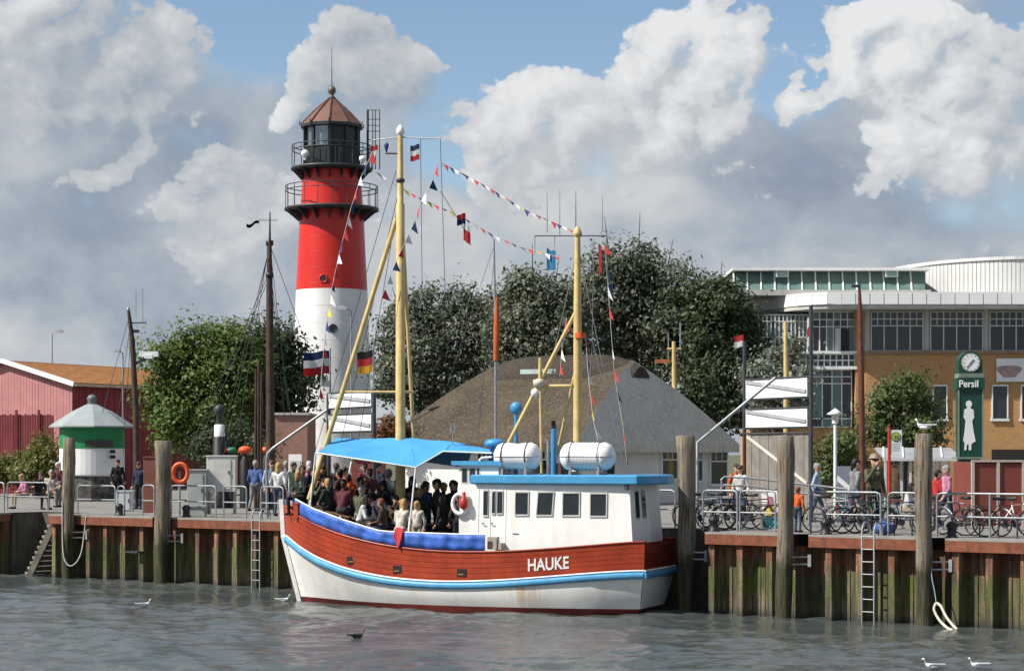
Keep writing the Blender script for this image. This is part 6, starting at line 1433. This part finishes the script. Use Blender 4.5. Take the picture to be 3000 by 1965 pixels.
# standing passengers
hp = []
for y, lo, h in ((-.62, 4.35, .22), (.02, 4.95, .30), (.62, 4.35, .12)):
    mbh = MB(); mbh.loft([[Vector((x, y+dy, deckz(x)-.05+(h+.05 if up_ else 0))) for dy, up_ in ((-.295, 0), (.295, 0), (.295, 1), (-.295, 1))] for x in np.linspace(x_aft+.7, lo, 14)], smooth=False); bp(mbh, 'raised_hold', mat('hold_wood', (.14, .08, .045), .8))
for i, s in enumerate(SPF):
    top, hr = random.choice(tops), random.choice(hairs)
    person(random.choice(['stand', 'stand_f', 'fold', 'up']), BW((s[0]+random.uniform(-.08, .08), s[1]+random.uniform(-.1, .12), deckz(s[0]))), BROT+random.uniform(0, 6.28), top, random.choice(['black', 'charcoal', 'denim']), hr, 'standing passenger in %s top, %s hair, at the far rail %s' % (top, hr, zone(s[0])), random.uniform(.93, 1.06), group='passengers standing along the far rail')
for px, y, pr, top, hr in ((852, 0, 'fold', 'grey', 'brown'), (880, .12, 'sit_f', 'dark green', 'blond'), (905, -.25, 'stand', 'navy', 'grey'), (930, .3, 'sit_r', 'olive', 'auburn')):
    x = min(B(px, 1450, y).x, 5.2); person(pr, BW((x, y, deckz(x)+(.12 if pr[:3] == 'sit' else -.1))), BROT+random.uniform(1, 5), top, 'black', hr, 'passenger in %s top, %s hair, standing room right at the stem' % (top, hr), .93)
def pb(px, y): return BW((B(px, 1500, y).x, y, deckz(B(px, 1500, y).x)))
person('fold', pb(1283, -.35), BROT+2.2, 'charcoal', 'black', 'dark', 'standing man in dark jacket with folded arms by the pilot house', 1.13)
person('stand', pb(1326, -.55), BROT-1.6, 'black', 'black', 'brown', 'standing man in black jacket facing the man with folded arms', 1.13)
person('stand', pb(1345, .95), BROT+.6, 'charcoal', 'black', 'brown', 'standing passenger in charcoal coat against the pilot house door', .96)
person('stand_f', pb(1298, .75), BROT+1.4, 'black', 'black', 'dark', 'standing woman in black coat with long dark hair by the tarpaulin', .92)
person('stand', pb(1246, -.9), BROT+2.5, 'blue', 'black', 'brown', 'standing passenger in blue jacket near the two standing men', 1.0)
person('stand_f', pb(1222, 1.45), BROT+PI, 'cream', 'beige', 'blond', 'person in long cream jumper leaning at the canopy post', .82)
person('up', pb(1140, -1.45), BROT+1.7, 'white', 'navy', 'grey', 'standing man in white shirt at the far rail', 1.08)
person('up', pb(1012, -1.1), BROT+2.9, 'orange', 'maroon', 'dark', 'standing passenger in bright orange jacket under the canopy', .95)
person('walk', pb(1085, -1.5), BROT+1.2, 'maroon', 'black', 'brown', 'standing passenger in maroon top at the far rail', 1.02)
o = tag(MB().add([BW((B(1168, 1560, 1.9).x+dx, hb('g', B(1168, 1560, 1.9).x)+.02+dy, B(1168, 1560, 1.9).z+dz)) for dx, dy, dz in ((-.10, 0, .12), (.12, 0, .14), (.16, .06, -.1), (.02, .07, -.42), (-.08, .06, -.12), (-.10, -.05, .12), (.12, -.05, .14), (.16, -.0, -.1), (.02, .03, -.42), (-.08, 0, -.12))], [(0, 1, 2, 3, 4), (9, 8, 7, 6, 5)]+[(i, i+5, (i+1) % 5+5, (i+1) % 5) for i in range(5)]).build('jacket', M_redcloth), 'red jacket hanging over the blue tarpaulin', 'jacket')

# people on the quay
def pq(px, t): return Q(qs(px, t), t, GZ)
person('walk', G(748, 70), PI*.9, 'blue', 'grey', 'grey', 'walking man in blue shirt and grey shorts on the quay', 1.03)
person('sit', G(150, 77)+Vector((0, 0, 0)), .3, 'cream', 'beige', 'grey', 'seated visitor in cream top beside the stair pile', 1.05)
person('stand_f', G(172, 77), -.8, 'maroon', 'grey', 'white', 'standing woman in maroon cardigan beside the stair pile', .98)
person('sit_w', G(110, 74), .9, 'black', 'black', 'dark', 'seated visitor in black crouched at the stair recess railing', 1.0)
person('sit_f', G(72, 75), -.9, 'pink', 'beige', 'blond', 'seated woman in pale pink at the stair recess railing', .95)
person('stand', G(345, 84), .4, 'black', 'black', 'dark', 'person in black standing beside the round kiosk', 1.03)
person('stand', G(408, 74), -.4, 'navy', 'black', 'brown', 'person in navy beside the brown notice board', 1.0)
for i, (px, Z, pr, top, lg, hr, lab) in enumerate([(795, 66.5, 'stand', 'light blue', 'navy', 'brown', 'quay visitor in light blue shirt under the bent gangway arm'), (815, 66, 'stand_f', 'white', 'denim', 'blond', 'quay visitor in white blouse beside the bow'), (838, 67.5, 'fold', 'grey', 'charcoal', 'grey', 'quay visitor in grey jumper with folded arms behind the bow'), (862, 65.5, 'walk', 'dark green', 'denim', 'brown', 'quay visitor in dark green walking behind the bow'),
        (905, 66, 'stand', 'pink', 'denim', 'white', 'quay visitor in pink behind the bow'), (880, 68, 'stand', 'olive', 'navy', 'dark', 'quay visitor in olive jacket behind the timetable board'), (940, 64.5, 'stand_f', 'charcoal', 'black', 'dark', 'quay visitor in charcoal coat behind the canopy'), (985, 64, 'stand', 'navy', 'denim', 'brown', 'quay visitor in navy jacket behind the canopy'), (1070, 63.5, 'up', 'maroon', 'black', 'brown', 'quay visitor in maroon raising an arm behind the canopy'), (1110, 63, 'stand', 'navy', 'charcoal', 'dark', 'quay visitor in navy coat beside the dark red hut')]):
    person(pr, G(px, Z), random.uniform(-.8, .8)+(PI if i % 3 else 0), top, lg, hr, lab, random.uniform(.97, 1.04))
person('stand', pq(2337, .95), PI*.75, 'orange', 'denim', 'auburn', 'child in orange jumper and jeans standing by the railing', .67)
person('stand', G(2157, 62), .4, 'orange', 'denim', 'dark', 'person in red orange top in front of the plank fence', .98)
person('stand_f', G(2170, 61), -.6, 'white', 'denim', 'brown', 'woman in white top in front of the plank fence', .96)
person('walk', G(2392, 60), 1.3, 'light blue', 'denim', 'grey', 'walking person in light blue beside the tall banner post', 1.0)
person('walk', G(2505, 54.5), PI*.6, 'grey', 'denim', 'dark', 'person in grey jacket walking along the quay', 1.08)
person('up', G(2560, 53.5), .4, 'olive', 'black', 'brown', 'tall person in olive patterned shirt and cap beside the ladder', 1.13, hat='beige')
person('sit_f', G(2660, 56), 1.1, 'white', 'beige', 'dark', 'person in white crouched beside the gull pile', .9)
person('walk', G(2775, 55), -1.4, 'pink', 'navy', 'grey', 'person in pink jacket walking behind the gull pile', .98)
person('stand', G(2745, 57), 1.9, 'red', 'maroon', 'dark', 'person in red coat under the bus shelter', .9)
person('sit', G(2690, 67.6), .3, 'blue', 'grey', 'brown', 'person in blue seated in the bus shelter', 1.0)
# ================================================================== bicycles
def make_bike(name, label, m):
    e = thing(name, label, 'bicycle'); R_ = .335
    for x in (-.53, .53):
        w = MB().loft([[Vector((x+(R_-.018+.02*math.cos(t))*math.cos(a), .02*math.sin(t), R_+(R_-.018+.02*math.cos(t))*math.sin(a))) for t in np.linspace(0, 2*PI, 6, endpoint=False)] for a in np.linspace(0, 2*PI, 25)], cap=False).build('wheel', M_black, e, local=True)
        sp_ = MB()
        for k in range(10): a = 2*PI*k/10; sp_.tube([(x, 0, R_), (x+(R_-.03)*math.cos(a), 0, R_+(R_-.03)*math.sin(a))], .004, 3)
        sp_.tube([(x, -.05, R_), (x, .05, R_)], .025, 8); sp_.build('spokes', M_galv, w, local=True)
        fd = MB(); fd.loft([[Vector((x+q*math.cos(a), y, R_+q*math.sin(a))) for q, y in ((R_+.025, -.025), (R_+.035, 0), (R_+.025, .025), (R_+.02, 0))] for a in np.linspace(.3, PI*.95, 10)]); fd.build('mudguard', m, e, local=True)
    fr = MB(); bb = (-.08, 0, .30); st = (-.22, 0, .78); hd = (.36, 0, .82); hb_ = (.40, 0, .66); rw = (-.53, 0, R_)
    for a, b in ((bb, st), (st, hd), (bb, hb_), (rw, bb), (rw, (-.20, 0, .72)), (hd, hb_)): fr.tube([a, b], .018, 6)
    for s in (-1, 1): fr.tube([hb_, (.44, s*.05, .6), (.53, s*.05, R_)], .013, 5)
    fr.build('frame', m, e, local=True)
    MB().tube([st, (-.245, 0, .90)], .014, 6).build('seat_post', M_galv, e, local=True)
    MB().loft([[Vector((x, y*w, .92+dz)) for y, dz in ((-1, 0), (-.6, .04), (0, .05), (.6, .04), (1, 0), (0, -.03))] for x, w in ((-.38, .02), (-.36, .09), (-.28, .10), (-.18, .05), (-.10, .025), (-.08, .01))]).build('saddle', M_black, e, local=True)
    h = MB(); h.tube([hd, (.335, 0, .98)], .015, 6); h.tube([(.22, -.29, 1.02), (.31, -.22, 1.03), (.345, -.06, .99), (.345, .06, .99), (.31, .22, 1.03), (.22, .29, 1.02)], .012, 6); h.build('handlebar', M_galv, e, local=True)
    MB().tube([(-.08, -.03, .30), (-.08, .03, .30)], .085, 14).build('chainring', M_dark, e, local=True)
    MB().tube([(-.08, .06, .30), (-.0, .06, .16)], .01, 5).tube([(-.08, -.06, .30), (-.16, -.06, .44)], .01, 5).box((0.0, .10, .16), (.09, .08, .02)).box((-.16, -.10, .44), (.09, .08, .02)).build('pedals', M_dark, e, local=True)
    MB().box((-.55, 0, .74), (.34, .13, .015)).tube([(-.53, .06, R_), (-.62, .05, .73)], .006, 4).tube([(-.53, -.06, R_), (-.62, -.05, .73)], .006, 4).build('carrier', M_dark, e, local=True)
    return e
bk_cols = {'black': M_black, 'silver': M_galv, 'red': mat('bike_maroon', (.20, .02, .025), .4), 'dark blue': mat('bike_blue', (.02, .05, .16), .35), 'green': mat('bike_green', (.02, .09, .05), .35), 'white': M_white}
protos = {}
bikes = [(2062, 1.5, 'silver', .35, 'leaning behind the stern mooring pile'), (2105, 1.9, 'black', -.2, 'parked beside the bollard near the thatched house'), (2140, 2.2, 'dark blue', .5, 'parked among bicycles by the thatched house'), (2180, 1.5, 'black', PI+.3, 'parked in front of the plank fence post'), (2212, 1.8, 'red', .9, 'parked beside the yellow print board'), (2445, 1.3, 'silver', .2, 'parked behind the long railing bollard'), (2485, 1.6, 'red', PI-.3, 'parked behind the long railing'), (2530, 1.2, 'black', .4, 'parked behind the quay ladder'), (2572, 1.8, 'green', -.5, 'parked beside the olive shirted person'), (2650, 1.5, 'dark blue', .8, 'parked beside the person crouched in white'), (2765, 1.4, 'black', .2, 'parked beside the gull pile'), (2808, 1.7, 'silver', 2.8, 'parked in front of the clock plinth'), (2955, 1.3, 'red', .5, 'parked in front of the red brown container'), (2985, 1.5, 'white', -.3, 'parked against the red brown container')]
for px, t, c, rz, where in bikes:
    if c not in protos: e = make_bike('bicycle', '', bk_cols[c]); protos[c] = e
    else: e = copy_tree(protos[c])
    tag(e, '%s bicycle %s' % ('dark red' if c == 'red' else c, where), 'bicycle', 'bicycles parked along the quay'); e.location = Q(qs(px, t), t, GZ); e.rotation_euler = (0, 0, QANG+rz)
# motor scooter-like white cycle basket, blue bag
s = qs(2590, .7); tag(MB().sphere(Q(s, .7, GZ+.17), .26, 12, (1.1, .8, .68)).tube([Q(s-.1, .7, GZ+.33), Q(s, .7, GZ+.43), Q(s+.1, .7, GZ+.33)], .015, 5).build('rucksack', cmat('blue')), 'blue rucksack lying on the quay beside the ladder', 'bag')

# ================================================================== birds
m_gull = mat('gull_white', (.78, .78, .77), .7, .05); m_gg = mat('gull_grey', (.36, .38, .40), .7); m_beak = mat('beak', (.55, .30, .05), .5); m_db = mat('dark_bird', (.02, .02, .018), .6)
def bird(name, loc, rz, label, dark=False, swim=True, sc=1.0, group=None):
    e = thing(name, label, 'bird', loc, rz, group); e.scale = (sc,)*3; OFF[e] = Vector((0, 0, 0)); mw_ = m_db if dark else m_gull; z = .06 if swim else .16
    prof_ = [(-.24, .012, .05), (-.17, .045, .03), (-.08, .075, .0), (.03, .085, 0), (.11, .07, .02), (.16, .045, .05), (.175, .03, .09), (.185, .028, .13), (.20, .034, .165), (.225, .03, .18), (.25, .012, .172)]
    MB().loft([[Vector((x, r_*math.cos(t), z+dz+r_*.85*math.sin(t))) for t in np.linspace(0, 2*PI, 10, endpoint=False)] for x, r_, dz in prof_]).build('body', mw_, e, local=True)
    for s in (-1, 1): MB().loft([[Vector((x, s*(.03+w*.9), z+.055-.03*k+zz)) for k, w in ((0, .03), (1, .062), (1.6, .05), (1.6, .03))] for x, zz in ((.10, 0), (.0, .02), (-.12, .015), (-.22, .012), (-.30, .02))]).build('wing', m_db if dark else m_gg, e, local=True)
    MB().tube([(.245, 0, z+.172), (.29, 0, z+.165)], [.01, .003], 6).build('beak', m_beak, e, local=True)
    if not swim:
        for s in (-1, 1): MB().tube([(.0, s*.03, z-.05), (.0, s*.03, 0)], .007, 5).build('leg', m_beak, e, local=True)
def wp(px, py): Z = CAMZ*F/(py-HY); return Vector(((px-HX)/F*Z, Z, .0))
bird('swimming_bird', wp(1046, 1868), .1, 'dark bird swimming in front of the boat hull', True, sc=.75)
GG = 'white gulls on the harbour water'
for px, py, rz, lab in ((2732, 1958, PI, 'white gull swimming below the hanging fender ropes'), (2865, 1956, PI+.2, 'white gull swimming ahead of another gull near the quay'), (421, 1776, .3, 'lone white gull swimming off the left quay wall'), (830, 1762, 0, 'white gull swimming close to the bow')): bird('gull', wp(px, py), rz, lab, sc=.8, group=GG)
p = Q(qs(2708, -.34), -.34, 0); bird('gull', Vector((p.x, p.y, CAMZ+(HY-1272)/F*p.y+.02)), 2.4, 'white gull perched on a mooring pile', swim=False, sc=1.0)
